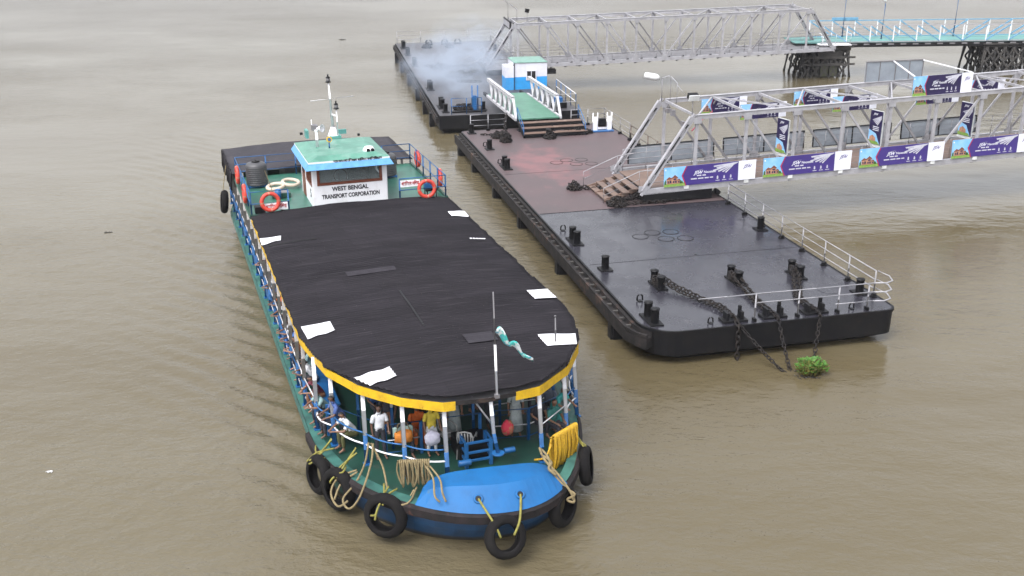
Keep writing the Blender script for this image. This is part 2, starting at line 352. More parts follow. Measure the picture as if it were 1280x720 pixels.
# ------------------------------------------------------------------ water: one sheet to the horizon
def watermat():
    m = bpy.data.materials.new('silty_river_water'); m.use_nodes = True; nt = m.node_tree; N = nt.nodes; L = nt.links
    b = N['Principled BSDF']; b.inputs['IOR'].default_value = 1.40; b.inputs['Roughness'].default_value = .13
    tc = N.new('ShaderNodeTexCoord')
    def nz(sc, st, det=6, rot=0, w=0, rough=.6):
        mp = N.new('ShaderNodeMapping'); mp.inputs['Scale'].default_value = st; mp.inputs['Rotation'].default_value = (0, 0, rot); L.new(tc.outputs['Object'], mp.inputs[0])
        n = N.new('ShaderNodeTexNoise'); n.noise_dimensions = '4D'; n.inputs['W'].default_value = w; n.inputs['Scale'].default_value = sc; n.inputs['Detail'].default_value = det; n.inputs['Roughness'].default_value = rough
        L.new(mp.outputs[0], n.inputs['Vector']); return n.outputs[0]
    r = N.new('ShaderNodeMapRange'); r.inputs[1].default_value = .35; r.inputs[2].default_value = .68; L.new(nz(.05, (.5,1.6,1), 7, .2), r.inputs[0])
    x = N.new('ShaderNodeMix'); x.data_type = 'RGBA'; L.new(r.outputs[0], x.inputs[0]); x.inputs[6].default_value = (.090,.072,.039,1); x.inputs[7].default_value = (.114,.097,.062,1)
    L.new(x.outputs[2], b.inputs['Base Color'])
    def bump(h, st, di, prev=None):
        bp = N.new('ShaderNodeBump'); bp.inputs['Strength'].default_value = st; bp.inputs['Distance'].default_value = di; L.new(h, bp.inputs['Height'])
        if prev: L.new(prev, bp.inputs['Normal'])
        return bp.outputs[0]
    # patches of wind-roughened and slick water
    pr = N.new('ShaderNodeMapRange'); pr.inputs[1].default_value = .38; pr.inputs[2].default_value = .66; pr.inputs[3].default_value = .12; L.new(nz(.03, (.8,1.3,1), 7, .35, 4), pr.inputs[0])
    mu = N.new('ShaderNodeMath'); mu.operation = 'MULTIPLY'; L.new(pr.outputs[0], mu.inputs[0]); L.new(nz(1.4, (.75,1.3,1), 5, .35, 2), mu.inputs[1])
    n1 = bump(mu.outputs[0], 1.0, .15)
    mu2 = N.new('ShaderNodeMath'); mu2.operation = 'MULTIPLY'; L.new(pr.outputs[0], mu2.inputs[0]); L.new(nz(5, (.8,1.2,1), 4, .5, 3), mu2.inputs[1])
    n2 = bump(mu2.outputs[0], .8, .035, n1)
    L.new(n2, b.inputs['Normal'])
    rr = N.new('ShaderNodeMapRange'); rr.inputs[3].default_value = .05; rr.inputs[4].default_value = .12; L.new(pr.outputs[0], rr.inputs[0]); L.new(rr.outputs[0], b.inputs['Roughness'])
    return m
M['water'] = watermat()
def axis(a, b, st, far, grow):
    L = [a + i*st for i in range(int((b-a)/st)+1)]
    x = L[-1]; s = st
    while x < far[1]: s *= grow; x += s; L.append(x)
    x = L[0]; s = st; P = []
    while x > far[0]: s *= grow; x -= s; P.append(x)
    return P[::-1] + L
def waterheight(x, y):
    d = hypot(x, y)
    f = max(0, 1 - max(0, d-70)/120)
    h = .022*noise.noise(Vector((x*.35, y*.75, 0)))*f + .03*noise.noise(Vector((x*.12, y*.2, 5)))*f
    # bow and side wash of the ferry: crests spreading back from the hull
    p = Vector((x, y)) - FERRY0
    u = -(p.x*sin(HF) + p.y*cos(HF)); w = p.x*cos(HF) - p.y*sin(HF)
    for sgn in (-1, 1):
        q = w*sgn - 4.2
        if u < 20 and q > -1.5:
            lim = min((22-u)*.42 + 1.0, 6.5)
            if q < lim:
                a = min(1, (q+1.5)/1.5) * max(0, 1 - q/lim) * min(1, (20-u)/4) * max(0, min(1, (u+40)/25))
                if sgn > 0: a *= .5
                ph = (u*.85 + q*1.2)*4.6 + 2.2*noise.noise(Vector((x*.3, y*.3, 9)))
                h += .060*a*sin(ph)*(.6+.8*noise.noise(Vector((x*.5, y*.5, 3)))+.3)
    return h
X = axis(-30, 34, .24, (-1400, 1400), 1.25); Y = axis(16, 80, .24, (-280, 2400), 1.22)
wv = [(x, y, waterheight(x, y)) for y in Y for x in X]; nx = len(X)
wf = [(j*nx+i, j*nx+i+1, (j+1)*nx+i+1, (j+1)*nx+i) for j in range(len(Y)-1) for i in range(nx-1)]
me = bpy.data.meshes.new('water'); me.from_pydata(wv, [], wf); me.materials.append(M['water']); me.shade_smooth()
tag(link('water', me), 'silty brown river water', kind='structure')
# ------------------------------------------------------------------ FERRY
ferry = thing('passenger_ferry', 'blue and green passenger ferry with a long dark corrugated roof and small white wheelhouse', 'ferry', (*FERRY0, 0), FERRY_RZ)
def star(u): return 1 - .24*max(0, min(1, (u-11)/8))  # the starboard bow is drawn in more than the port bow
def hull_out(k=1.0, du=0, dw=0):
    """plan outline, bow to +u: list of (u, w)"""
    hw = 4.3*k + dw; tip = 21.15 + du; c0 = 14.8; pts = []
    pts += [(-11.6, -hw*.86), (-11.2, -hw*.93), (-9.5, -hw)]
    pts += [(u, -hw) for u in (-6, -2, 2, 6, 10, 13)]
    n = 26
    for i in range(n+1):
        a = -pi/2 + pi*i/n
        pts.append((c0 + (tip-c0)*cos(a), hw*sin(a)))
    pts += [(u, hw) for u in (13, 10, 6, 2, -2, -6)]
    pts += [(-9.5, hw), (-11.2, hw*.93), (-11.6, hw*.86)]
    return [(u, w*star(u) if w > 0 else w) for u, w in pts]
def loft(rings, mb, cap0=True, cap1=False):
    n = len(rings[0]); vs = [p for r in rings for p in r]
    fs = [(i*n+k, i*n+(k+1)%n, (i+1)*n+(k+1)%n, (i+1)*n+k) for i in range(len(rings)-1) for k in range(n)]
    if cap0: fs.append(tuple(range(n))[::-1])
    if cap1: fs.append(tuple((len(rings)-1)*n+k for k in range(n)))
    mb.add(vs, fs)
def sheer(u): return 1.02 + .23*max(0, min(1, (u-14)/6))**1.5
mb = MB()
loft([[(u*.97, w*.86, -.7) for u, w in hull_out(1, -1.6)], [(u, w*.96, 0) for u, w in hull_out(1, -.75)], [(u, w*.985, .55) for u, w in hull_out(1, -.35)], [(u, w, sheer(u)) for u, w in hull_out(1, -.05)],
      [(u, w, sheer(u)) for u, w in hull_out(.93, -.4)], [(u, w, .95) for u, w in hull_out(.93, -.4)]], mb)
hull = mb.build('hull', M['hull'], ferry)
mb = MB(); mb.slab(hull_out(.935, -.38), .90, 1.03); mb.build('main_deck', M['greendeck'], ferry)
def strake(pick, name, m, e):
    H = hull_out(1, 0, .02); R = [[], [], [], []]
    for i, (u, w) in enumerate(H):
        if not pick(u, w): continue
        u2, w2 = hull_out(1, e, e)[i]; z = sheer(u)
        R[0].append((u, w, z-.28)); R[1].append((u2, w2, z-.25)); R[2].append((u2, w2, z-.04)); R[3].append((u, w, z+.02))
    n = len(R[0]); mb = MB(); mb.add([p for r in R for p in r], [(i*n+k, i*n+k+1, (i+1)*n+k+1, (i+1)*n+k) for i in range(3) for k in range(n-1)] + [(0, n, 2*n, 3*n), (n-1, 4*n-1, 3*n-1, 2*n-1)])
    return mb.build(name, m, ferry)
strake(lambda u, w: u > 14.6, 'rubbing_strake', M['strake'], .13)
strake(lambda u, w: u < 15.4 and w < 0, 'side_strake', M['sidegreen'], .05); strake(lambda u, w: u < 15.4 and w > 0, 'side_strake', M['sidegreen'], .05)
# bow cover
def bow_pt(w, inset=0):
    hw = 4.3 if w < 0 else 4.3*.77; tip = 21.2-inset; t = max(-1, min(1, w/hw)); return 14.8 + (tip-14.8)*sqrt(1-t*t)
mb = MB(); n = 20; W0, W1 = -2.45, 1.62
rows = []
for i in range(n+1):
    t = i/n; w = W0 + (W1-W0)*t; e = abs(2*t-1)
    e4 = e**4
    zc = 1.74 - .30*e4; 
    wi = w*.90 - .0
    r0 = (bow_pt(w), w, sheer(20.5)+.02)
    r1 = (bow_pt(wi, .0) - .62 + .12*e4, wi, zc)
    arc = .85*sqrt(max(0, 1-e*e*.96))
    wb = w*.86
    r2 = (bow_pt(wb) - .62 - arc*.5, wb, zc + .03*(1-e))
    r3 = (bow_pt(wb) - .62 - arc, wb, zc + .04*(1-e))
    r4 = (bow_pt(wb) - .68 - arc, wb, 1.03)
    rows.append([r0, r1, r2, r3, r4])
k = 5; mb.add([p for r in rows for p in r], [(i*k+j, i*k+j+1, (i+1)*k+j+1, (i+1)*k+j) for i in range(n) for j in range(k-1)] + [tuple(range(k)), tuple(n*k+j for j in range(k))[::-1]])
hood = mb.build('bow_cover', M['hoodblue'], ferry, bevel=.015)
mb = MB()
def skirt(w, s):
    t = (w-W0)/(W1-W0); wi = w*.90; a = Vector((bow_pt(w), w, sheer(20.5)+.02)); b = Vector((bow_pt(wi)-.62, wi, 1.78)); return a.lerp(b, s)
for w in (-1.0, .12):
    c = skirt(w, .5); nrm = (skirt(w+.1, .5)-skirt(w-.1, .5)).cross(skirt(w, .6)-skirt(w, .4)).normalized()
    if nrm.x < 0: nrm = -nrm
    mb.torus(c + nrm*.012, .10, .028, nrm, 18, 8); mb.cyl(c - nrm*.03, .10, .05, 16, 1, ax=nrm)
build_each(mb, 'hawse_hole', [M['hoodblue'], M['dark']], hood)
mb = MB(); mb.box((-11.5, 0, 1.7), (.12, 6.8, 1.5)); mb.build('stern_bulkhead', M['greendeck'], ferry)
# ---------------- main roof, real corrugation
EDGE = {}
for sgn, A in ((-1, (-90,-66,-50,-33,-18,3)), (1, (90,74,56,39,20,3))):
    EDGE[sgn] = [(-2, 4.2), (13.3, 4.2)] + [(13.3+5.85*cos(radians(a)), abs(4.2*sin(radians(a)))) for a in A[1:]]
    EDGE[sgn][-1] = (19.0, .0)
def edge(u, sgn):
    P = EDGE[sgn]
    for (a, b), (c, d) in zip(P, P[1:]):
        if a <= u <= c: return b + (d-b)*(u-a)/max(c-a, 1e-6)
    return 0.0
def roof_hw(u):
    if u < 13.3: return 4.2 + .03*sin(u*2.1)
    return min(edge(u, -1), edge(u, 1))
def roofz(u, w): return 3.42 + .17*(1-(w/4.2)**2) +   .03*noise.noise(Vector((u*.5, w*.5, 2))) + .014*noise.noise(Vector((u*1.4, w*.6, 8)))
mb = MB(); st = .042; nr = int(18.97/st); mw = 36; vs = []; rng = random.Random(3)
jag = {}
for i in range(nr+1):
    u = min(i*st, 18.98); hl = edge(u, -1) + .05*noise.noise(Vector((u*2, 0, 0))); hr = edge(u, 1) + .05*noise.noise(Vector((u*2, 9, 0)))
    sh = int(u/.82); 
    if sh not in jag: jag[sh] = (rng.uniform(-.03, .03), rng.uniform(-.03, .03), rng.uniform(-.008, .008))
    jl, jr, jz = jag[sh]
    for j in range(mw+1):
        t = j/mw; w = -max(0, hl)-jl + (max(0, hl)+max(0, hr)+jl+jr)*t
        vs.append((u, w, roofz(u, w) + .026*cos(u*2*pi/.168) + jz + (.012 if (int((w+8)/1.4)) % 2 else 0)))
fs = [(i*(mw+1)+j, i*(mw+1)+j+1, (i+1)*(mw+1)+j+1, (i+1)*(mw+1)+j) for i in range(nr) for j in range(mw)]
mb.add(vs, fs, 0, True)
roof = mb.build('main_roof', M['roof'], ferry)
s = roof.modifiers.new('thickness', 'SOLIDIFY'); s.thickness = .02; s.offset = -1
# lining under the sheets
mb = MB()
lo = [(0.05, -4.1)] + [(u, -roof_hw(u)+.12) for u in (3, 6, 9, 12, 13.3, 14.5, 15.5, 16.5, 17.3, 18, 18.5, 18.85)]
lo += [(18.98, 0)] + [(u, roof_hw(u)-.12) for u in (18.85, 18.5, 18, 17.3, 16.5, 15.5, 14.5, 13.3, 12, 9, 6, 3)] + [(.05, 4.1)]
mb.slab(lo, 3.27, 3.31); mb.build('ceiling_boards', M['steeldark'], ferry)
mb = MB()
for u in [x*1.55+.4 for x in range(12)]:
    hw = roof_hw(u)-.1; mb.box((u, 0, 3.22), (.06, 2*hw, .08))
build_each(mb, 'roof_beam', M['wood'], ferry)
# yellow edge band: runs round the eaves, open at the very tip
def band(a0, a1, z0f, z1, name, m, off=.07, par=ferry):
    mb = MB(); P = []
    for i in range(a0, a1):
        P.append(PATH[i])
    vs = []
    for i, (u, w) in enumerate(P):
        d = Vector((u-10, w*2.2, 0)).normalized() if u > 13.3 else Vector((0, 1 if w > 0 else -1, 0))
        z0 = z0f(u, w)
        for (o, z) in ((off, z1), (off+.035, z1), (off+.035, z0), (off, z0)):
            vs.append((u + d.x*(o-.12), w + d.y*(o-.12), z))
    n = len(P); mb.add(vs, [(i*4+k, i*4+(k+1)%4, (i+1)*4+(k+1)%4, (i+1)*4+k) for i in range(n-1) for k in range(4)] + [(0,1,2,3), ((n-1)*4+3, (n-1)*4+2, (n-1)*4+1, (n-1)*4)])
    return mb.build(name, m, par)
PATH = [(u, -4.2) for u in (0.1, 2, 4, 6, 8, 10, 11.5, 12.6)]
CH = [(u, -w) for u, w in EDGE[-1][1:]] + [(u, w) for u, w in EDGE[1][1:-1][::-1]]
for (a, b), (c_, d) in zip(CH, CH[1:]):
    for k in range(4): PATH.append((a+(c_-a)*k/4, b+(d-b)*k/4))
PATH.append(CH[-1])
PATH += [(u, roof_hw(u)) for u in (12.6, 11.5, 10, 8, 6, 4, 2, .1)]
def bz(u, w):
    base = 3.22
    if u < 12: return base
    sc = .5 + .5*cos((w)*2*pi/1.45)
    return base - .08*min(1, (u-12)/3) - .02*sc
band(0, 26, bz, 3.38, 'eaves_band', M['yellow']); band(30, len(PATH), bz, 3.38, 'eaves_band', M['yellow'])
band(25, 31, lambda u, w: 3.27, 3.38, 'worn_eaves_edge', M['fender'])
# white sheets
def patch(pts):
    mb = MB(); nn = 14; vs = []
    a, b, c, d = [Vector((*p, 0)) for p in pts]
    for i in range(nn+1):
        for j in range(nn+1):
            p = a.lerp(b, j/nn).lerp(d.lerp(c, j/nn), i/nn)
            vs.append((p.x, p.y, roofz(p.x, p.y)+.082+.020*cos(p.x*2*pi/.168)))
    mb.add(vs, [(i*(nn+1)+j, i*(nn+1)+j+1, (i+1)*(nn+1)+j+1, (i+1)*(nn+1)+j) for i in range(nn) for j in range(nn)], 0, True)
    o = mb.build('roof_sheet', M['patch'], ferry); s = o.modifiers.new('thickness', 'SOLIDIFY'); s.thickness = .012; o['label'] = 'white replacement sheet on the dark roof'
patch([(3.38,-4.2),(3.45,-3.4),(3.98,-3.48),(4.15,-4.22)])
patch([(12.75,-4.05),(12.7,-3.16),(13.45,-3.14),(13.7,-4.0)])
patch([(16.92,-3.26),(16.65,-2.2),(17.3,-2.15),(17.55,-2.95)])
patch([(2.45,3.5),(2.55,4.2),(3.3,4.15),(3.18,3.47)])
patch([(12.2,3.42),(12.25,4.15),(13.1,4.15),(13.08,3.4)])
patch([(15.95,2.42),(16.05,3.58),(16.85,3.3),(16.82,2.4)])
for (u0, w0_, u1, w1_) in ((15.2,.3,15.9,1.2),(8.6,-1.9,9.0,-.2),(4.4,-4.0,4.46,-2.2),(11.0,-.6,14.2,-.54)):
    mb = MB(); nn = 10; vs = []
    for i in range(nn+1):
        for j in range(nn+1):
            u = u0+(u1-u0)*i/nn; w = w0_+(w1_-w0_)*j/nn; vs.append((u, w, roofz(u, w)+.075+.022*cos(u*2*pi/.168)))
    mb.add(vs, [(i*(nn+1)+j, i*(nn+1)+j+1, (i+1)*(nn+1)+j+1, (i+1)*(nn+1)+j) for i in range(nn) for j in range(nn)], 0, True); mb.build('roof_patch', M['tar'] if u1-u0 > .1 and w1_-w0_ > .2 else M['black'], ferry)
# ---------------- posts
def post(u, w, name='post', tilt=.1, full=True, z0=1.0, r=.062):
    top = Vector((u, w, 3.30)); bot = Vector((u + tilt*(1 if u > 14 else 0), w*(1+.012), z0)); mid = bot.lerp(top, .38)
    mb = MB(); mb.tube([mid, top], r, 8); mb.tube([bot, mid], r*1.06, 8, mi=1); mb.box((bot.x, bot.y, z0+.03), (.2, .2, .04), mi=1)
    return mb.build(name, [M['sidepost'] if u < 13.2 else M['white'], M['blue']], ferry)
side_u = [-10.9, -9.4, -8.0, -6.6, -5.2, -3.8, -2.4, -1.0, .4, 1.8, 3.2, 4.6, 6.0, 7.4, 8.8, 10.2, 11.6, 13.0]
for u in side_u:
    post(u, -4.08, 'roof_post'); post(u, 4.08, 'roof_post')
bowp = []
for a in (-66, -49, -33, -17.5, 22, 40, 58, 75):
    t = radians(a); u = 13.3 + 5.55*cos(t); w = 4.05*sin(t)
    on = abs(w+.2) < 2.0
    bowp.append((u, w)); post(u, w, 'roof_post', tilt=.28, z0=1.62 if (u > 18.6 and abs(w) < 1.7) else 1.02)
bowp.append((14.6, -4.0)); post(14.6, -4.0, 'roof_post'); post(14.6, 4.0, 'roof_post')
# centre post with a brace, stands on the bow cover
mb = MB(); mb.tube([(19.15, .1, 1.8), (18.95, .05, 2.3)], .055, 8, mi=1); mb.tube([(18.95, .05, 2.3), (18.85, .0, 3.32)], .055, 8); mb.tube([(18.9, .03, 2.55), (18.6, -.45, 3.3)], .03, 6)
mb.cyl((19.15, .1, 1.78), .17, .04, 14, 1); mb.build('centre_post', [M['white'], M['blue']], ferry)
for (u, w) in ((16.6, -2.2), (16.9, .1), (16.3, 1.1), (15.2, -2.9)):
    mb = MB(); mb.tube([(u, w, 1.03), (u, w, 2.35)], .045, 8, mi=1); mb.tube([(u, w, 2.35), (u, w, 3.3)], .045, 8); mb.build('inner_post', [M['white'], M['blue']], ferry)
# ---------------- rails
def rail_run(pts, zs, r=.022, mats=None, name='side_rail'):
    mb = MB()
    for k, z in enumerate(zs): mb.rails([(u, w, z) for u, w in pts], r, 6, mi=k % 2)
    return mb.build(name, mats or [M['white'], M['blue']], ferry)
rail_run([(u, -4.12) for u in side_u] + [(14.6, -4.03)], (1.95, 1.62, 1.3)); rail_run([(u, 4.12) for u in side_u] + [(14.6, 4.03)], (1.95, 1.62, 1.3))
# blue weather boards slung on the port rail
mb = MB()
for u in side_u[1:15:3]:
    mb.box((u+.7, -4.14, 1.45), (.95, .03, .45), rx=.03)
build_each(mb, 'rail_board', M['blue'], ferry)
def sag(a, b, d, n=8):
    a = Vector(a); b = Vector(b); return [a.lerp(b, i/n) - Vector((0,0,d*4*(i/n)*(1-i/n))) + Vector(((b-a).y, -(b-a).x, 0)).normalized()*(.14*4*(i/n)*(1-i/n)) for i in range(n+1)]
mb = MB()
def at_post(p, z): 
    f = (3.3-z)/2.3; return Vector((p[0] + .28*f, p[1]*(1+.012*f), z))
LP = [(14.6, -4.0)] + bowp[:4]
for a, b in zip(LP, LP[1:]):
    mb.tube(sag(at_post(a, 1.62), at_post(b, 1.62), 0), .026, 6); mb.tube(sag(at_post(a, 1.95), at_post(b, 1.95), 0), .024, 6, mi=1)
RP = bowp[5:8] + [(14.6, 4.0)]
for a, b in zip(RP, RP[1:]):
    mb.tube(sag(at_post(b, 1.62), at_post(a, 1.62), 0), .026, 6); mb.tube(sag(at_post(b, 1.95), at_post(a, 1.95), 0), .024, 6, mi=1)
mb.tube([at_post(bowp[4], 2.1), at_post(bowp[5], 2.1)], .024, 6)
build_each(mb, 'bow_rail', [M['white'], M['blue']], ferry)
# inner barriers of the bow deck
def gate(a, b, h=1.0, white=True, name='deck_barrier'):
    a = Vector((*a, 1.03)); b = Vector((*b, 1.03)); mb = MB()
    for p in (a, b): mb.box((p.x, p.y, 1.03+h/2), (.08, .08, h), mi=1)
    mb.tube([a+Vector((0,0,h)), b+Vector((0,0,h))], .025, 6, mi=1); mb.tube([a+Vector((0,0,.5*h)), b+Vector((0,0,.5*h))], .024, 6, mi=0 if white else 1); mb.tube([a+Vector((0,0,.12)), b+Vector((0,0,.12))], .024, 6, mi=1)
    return mb.build(name, [M['white'], M['blue']], ferry)
gate((15.2,-3.8), (17.0,-2.5)); gate((17.0,-2.5), (17.1,-1.5)); gate((17.1,-1.2), (17.2,.2)); gate((17.2,.6), (17.4,1.6)); gate((17.4,1.6), (17.0,2.6)); gate((15.9,1.0), (16.0,2.9))
# benches inside and the light-blocking casing
for v in (-3.45, 3.45):
    mb = MB(); mb.box((2.4, v, 1.44), (23.5, .42, .05)); 
    for u in range(-9, 15, 2): mb.box((u, v, 1.22), (.06, .36, .4))
    mb.build('side_bench', M['blue'], ferry)
for v in (-1.2, 1.2):
    mb = MB(); mb.box((4, v, 1.44), (18, .9, .05)); mb.box((4, v, 1.66), (18, .05, .4))
    for u in range(-4, 13, 2): mb.box((u, v, 1.22), (.06, .7, .4))
    mb.build('double_bench', M['blue'], ferry)
mb = MB(); mb.box((-8.2, 0, 2.1), (4.5, 3.4, 2.1)); mb.build('light_block_casing', M['greendeck'], ferry)  # central box added to block light under the roof
# blue helm desk on the bow deck
mb = MB()
for (u, w) in ((18.35,-.55),(18.35,.15),(17.85,-.55),(17.85,.15)): mb.box((u, w, 1.42), (.1,.1,.78))
for z in (1.25, 1.5, 1.8): mb.box((18.38, -.2, z), (.05, .7, .07)); mb.box((18.1, .17, z), (.5, .05, .07)); mb.box((18.1, -.57, z), (.5, .05, .07))
mb.cyl((18.6, -.85, 1.35), .09, .35, 12, ax=(0,1,0)); mb.cyl((18.5, .5, 1.45), .08, .3, 12, ax=(0,1,0))
mb.build('winch_frame', M['blue'], ferry, bevel=.008)
mb = MB(); mb.box((17.6,-.2,1.3), (.9,.9,.5)); mb.build('deck_box', M['black'], ferry, bevel=.01)
# ---------------- stern roof and upper deck
mb = MB()
us = [-6.6-.11*i for i in range(48)]; vs = []
for i, u in enumerate(us):
    for j in range(25):
        w = -4.3 + 8.6*j/24; vs.append((u, w, 3.62 + .14*(1-(w/4.3)**2) + .014*(i % 2) + .03*noise.noise(Vector((u, w, 4)))))
mb.add(vs, [(i*25+j, i*25+j+1, (i+1)*25+j+1, (i+1)*25+j) for i in range(47) for j in range(24)], 0, True)
o = mb.build('stern_roof', M['stern'], ferry); s = o.modifiers.new('t', 'SOLIDIFY'); s.thickness = .03
mb = MB()
for k in range(30):
    u0 = -11.75 + k*.172
    w0 = -4.32 - .03*sin(k*1.7); w1 = -4.32 - .03*sin((k+1)*1.7); zb = 2.75 + .25*noise.noise(Vector((k*.3, 0, 0)))
    mb.add([(u0, w0, 3.66), (u0+.172, w1, 3.66), (u0+.172, w1-.04, zb), (u0, w0-.04, zb)], [(0,1,2,3)], 0, True)
o = mb.build('side_tarpaulin', M['roof'], ferry); s = o.modifiers.new('t', 'SOLIDIFY'); s.thickness = .02
mb = MB(); mb.slab([(-6.6,-4.22),(.0,-4.22),(.0,4.22),(-6.6,4.22)], 3.30, 3.41); ud = mb.build('upper_deck', M['updeck'], ferry)
mb = MB(); mb.box((-.02, 0, 3.44), (.16, 8.4, .07)); mb.box((-.5, 0, 3.43), (.05, 3.2, .05)); build_each(mb, 'deck_coaming', M['greendeck'], ferry)
mb = MB(); mb.bar((-6.4, 4.15, 3.45), (0, 4.15, 3.45), .1, .09); mb.bar((-6.4, -4.15, 3.45), (0, -4.15, 3.45), .1, .09); build_each(mb, 'deck_edging', M['greendeck'], ferry)
def urail(pts, h=1.0, n=2, every=None, name='upper_rail'):
    mb = MB()
    for a, b in zip(pts, pts[1:]):
        a = Vector((*a, 3.41)); b = Vector((*b, 3.41)); k = max(1, round((b-a).length/1.35))
        for i in range(k+1):
            p = a.lerp(b, i/k); mb.tube([p, p+Vector((0,0,h))], .032, 7)
        for j in range(n): 
            z = Vector((0,0,h*(j+1)/n)); mb.tube([a+z, b+z], .024, 6)
    return mb.build(name, M['blue'], ferry)
urail([(-6.4,-4.12), (-.05,-4.12), (-.05,-2.6)]); urail([(-6.4,4.12), (-.05,4.12), (-.05,2.1)]); urail([(-6.4,-4.12), (-6.4,4.12)], n=3)
# name boards on the front rails (Bengali lettering in red)
def board(u, w, wd, hh, z, txt):
    mb = MB(); mb.box((u, w, z), (.03, wd, hh)); o = mb.build('name_board', M['white'], ferry)
    me = text_mesh(txt, hh*.72, M['redpaint'], bold=.006, sx=1.0)
    xs = [v.co.x for v in me.vertices] or [0, 1]; k = wd*.9/(max(xs)-min(xs)); cx = (max(xs)+min(xs))/2
    for v in me.vertices: v.co.x = (v.co.x-cx)*k
    t = link('lettering', me, o); t.matrix_local = Matrix.Translation((u+.022, w, z)) @ Matrix.Rotation(pi/2, 4, 'Z') @ Matrix.Rotation(pi/2, 4, 'X')
board(.0, -3.12, .95, .30, 3.75, 'পরিবহন নিগম'); board(.0, 2.55, .85, .28, 4.2, 'পরিবহন নিগম')
# ---------------- wheelhouse
wh = MB()
x0, x1, w0, w1, zb, zt = -3.3, -.32, -1.5, 1.6, 3.41, 5.22
T = .08
def wall_with_hole(mb, a, b, z0, z1, h0, h1, s0, s1, t=T):
    """vertical wall from a to b, a window opening between s0..s1 (metres along) and h0..h1"""
    a = Vector((*a, 0)); b = Vector((*b, 0)); d = (b-a).normalized(); L = (b-a).length; n = Vector((d.y, -d.x, 0))
    def q(sA, sB, zA, zB):
        if sB-sA < .01 or zB-zA < .01: return
        c = a + d*(sA+sB)/2; mb.box((c.x, c.y, (zA+zB)/2), (sB-sA, t, zB-zA), rz=atan2(d.y, d.x))
    q(0, L, z0, h0); q(0, L, h1, z1); q(0, s0, h0, h1); q(s1, L, h0, h1)
wall_with_hole(wh, (x1, w0), (x1, w1), zb, zt, 4.42, 5.08, .22, 2.86)
wall_with_hole(wh, (x0, w0), (x1, w0), zb, zt, 4.35, 5.05, 1.55, 2.85)
wall_with_hole(wh, (x0, w1), (x1, w1), zb, zt, 4.35, 5.05, 1.0, 2.5)
wall_with_hole(wh, (x0, w0), (x0, w1), zb, zt, 4.35, 5.05, 1.0, 2.2)
house = wh.build('wheelhouse', M['white'], ferry)
mb = MB()
c = (w0+w1)/2
for z in (4.42, 5.08): mb.box((x1+.03, c-.01, z), (.07, 2.76, .11))
for w in (w0+.22, w1-.24): mb.box((x1+.032, w, 4.75), (.07, .11, .76))
win = mb.build('front_window', M['wood'], house)
mb = MB(); mb.box((x1-.02, c, 4.75), (.012, 2.6, .6)); mb.build('pane', M['glass'], win)
mb = MB()
for z in (4.35, 5.05): mb.box((-1.1, w0-.03, z), (1.4, .06, .09))
for u in (-1.75, -1.32, -.88, -.45): mb.box((u, w0-.032, 4.7), (.08, .06, .74))
win = mb.build('side_window', M['wood'], house)
mb = MB(); mb.box((-1.1, w0+.02, 4.7), (1.3, .012, .66)); mb.build('pane', M['glass'], win)
mb = MB(); mb.box((-2.55, w0-.045, 4.3), (.72, .05, 1.72)); mb.box((-2.55, w0-.078, 4.72), (.45, .02, .5), mi=1); mb.build('door', [M['wood'], M['dark']], house)
mb = MB(); mb.box((-1.8, c, 3.44), (2.8, 2.9, .04)); mb.box((-.9, c+.1, 3.9), (.35, 1.5, .9)); mb.box((-2.9, .9, 4.2), (.3, .9, 1.5), mi=1); mb.cyl((-1.0,-.3,4.35), .02, .3, 8); mb.torus((-1.15,-.2,4.5), .28, .02, (1,0,.2), 20, 6)
mb.build('helm_console', [M['wood'], M['dark']], house)
def txt(body, size, m, u, w, z, wd, face=0, bold=.012):
    me = text_mesh(body, size, m, bold=bold)
    xs = [v.co.x for v in me.vertices]; k = wd/(max(xs)-min(xs)); cx = (max(xs)+min(xs))/2
    for v in me.vertices: v.co.x = (v.co.x-cx)*k
    t = link('lettering', me, house)
    R = Matrix.Rotation(pi/2, 4, 'X')
    t.matrix_local = Matrix.Translation((u, w, z)) @ (Matrix.Rotation(pi/2, 4, 'Z') if face == 0 else Matrix.Identity(4)) @ R
txt('WEST BENGAL', .25, M['blackpaint'], x1+.046, c-.02, 4.17, 1.55, bold=.009); txt('TRANSPORT CORPORATION', .25, M['blackpaint'], x1+.046, c, 3.86, 2.45, bold=.009)
txt('5', .5, M['blackpaint'], -.85, w0-.046, 3.92, .24, 1)
# roof with a flared blue edge
mb = MB()
def ring(du, z): return [(x0-.55-du, w0-.22-du, z), (x1+.42+du, w0-.22-du, z), (x1+.42+du, w1+.12+du, z), (x0-.55-du, w1+.12+du, z)]
R0, R1, R2, R3, R4 = ring(.10, 5.14), ring(.12, 5.16), ring(-.02, 5.40), ring(-.02, 5.47), ring(-.5, 5.60)
vs = R0 + R1 + R2 + R3 + R4; fs = [(3,2,1,0)]; mi = [1]
mb.add(vs, [(3,2,1,0), (16,17,18,19)], 0)
mb.f = []; mb.m = []; mb.sm = []
mb.f.append((3,2,1,0)); mb.m.append(1); mb.sm.append(False)
for r, m_ in ((0,1),(1,1),(2,2),(3,0)):
    for k in range(4):
        mb.f.append((r*4+k, r*4+(k+1)%4, (r+1)*4+(k+1)%4, (r+1)*4+k)); mb.m.append(m_); mb.sm.append(False)
mb.f.append((16,17,18,19)); mb.m.append(0); mb.sm.append(False)
wroof = mb.build('wheelhouse_roof', [M['whroof'], M['skyblue'], M['white']], house)
me = text_mesh('ভূতল পরিবহন নিগম লিমিটেড', .13, M['blackpaint'], bold=.008)
xs = [v.co.x for v in me.vertices]; k = 2.1/(max(xs)-min(xs))
for v in me.vertices: v.co.x *= k
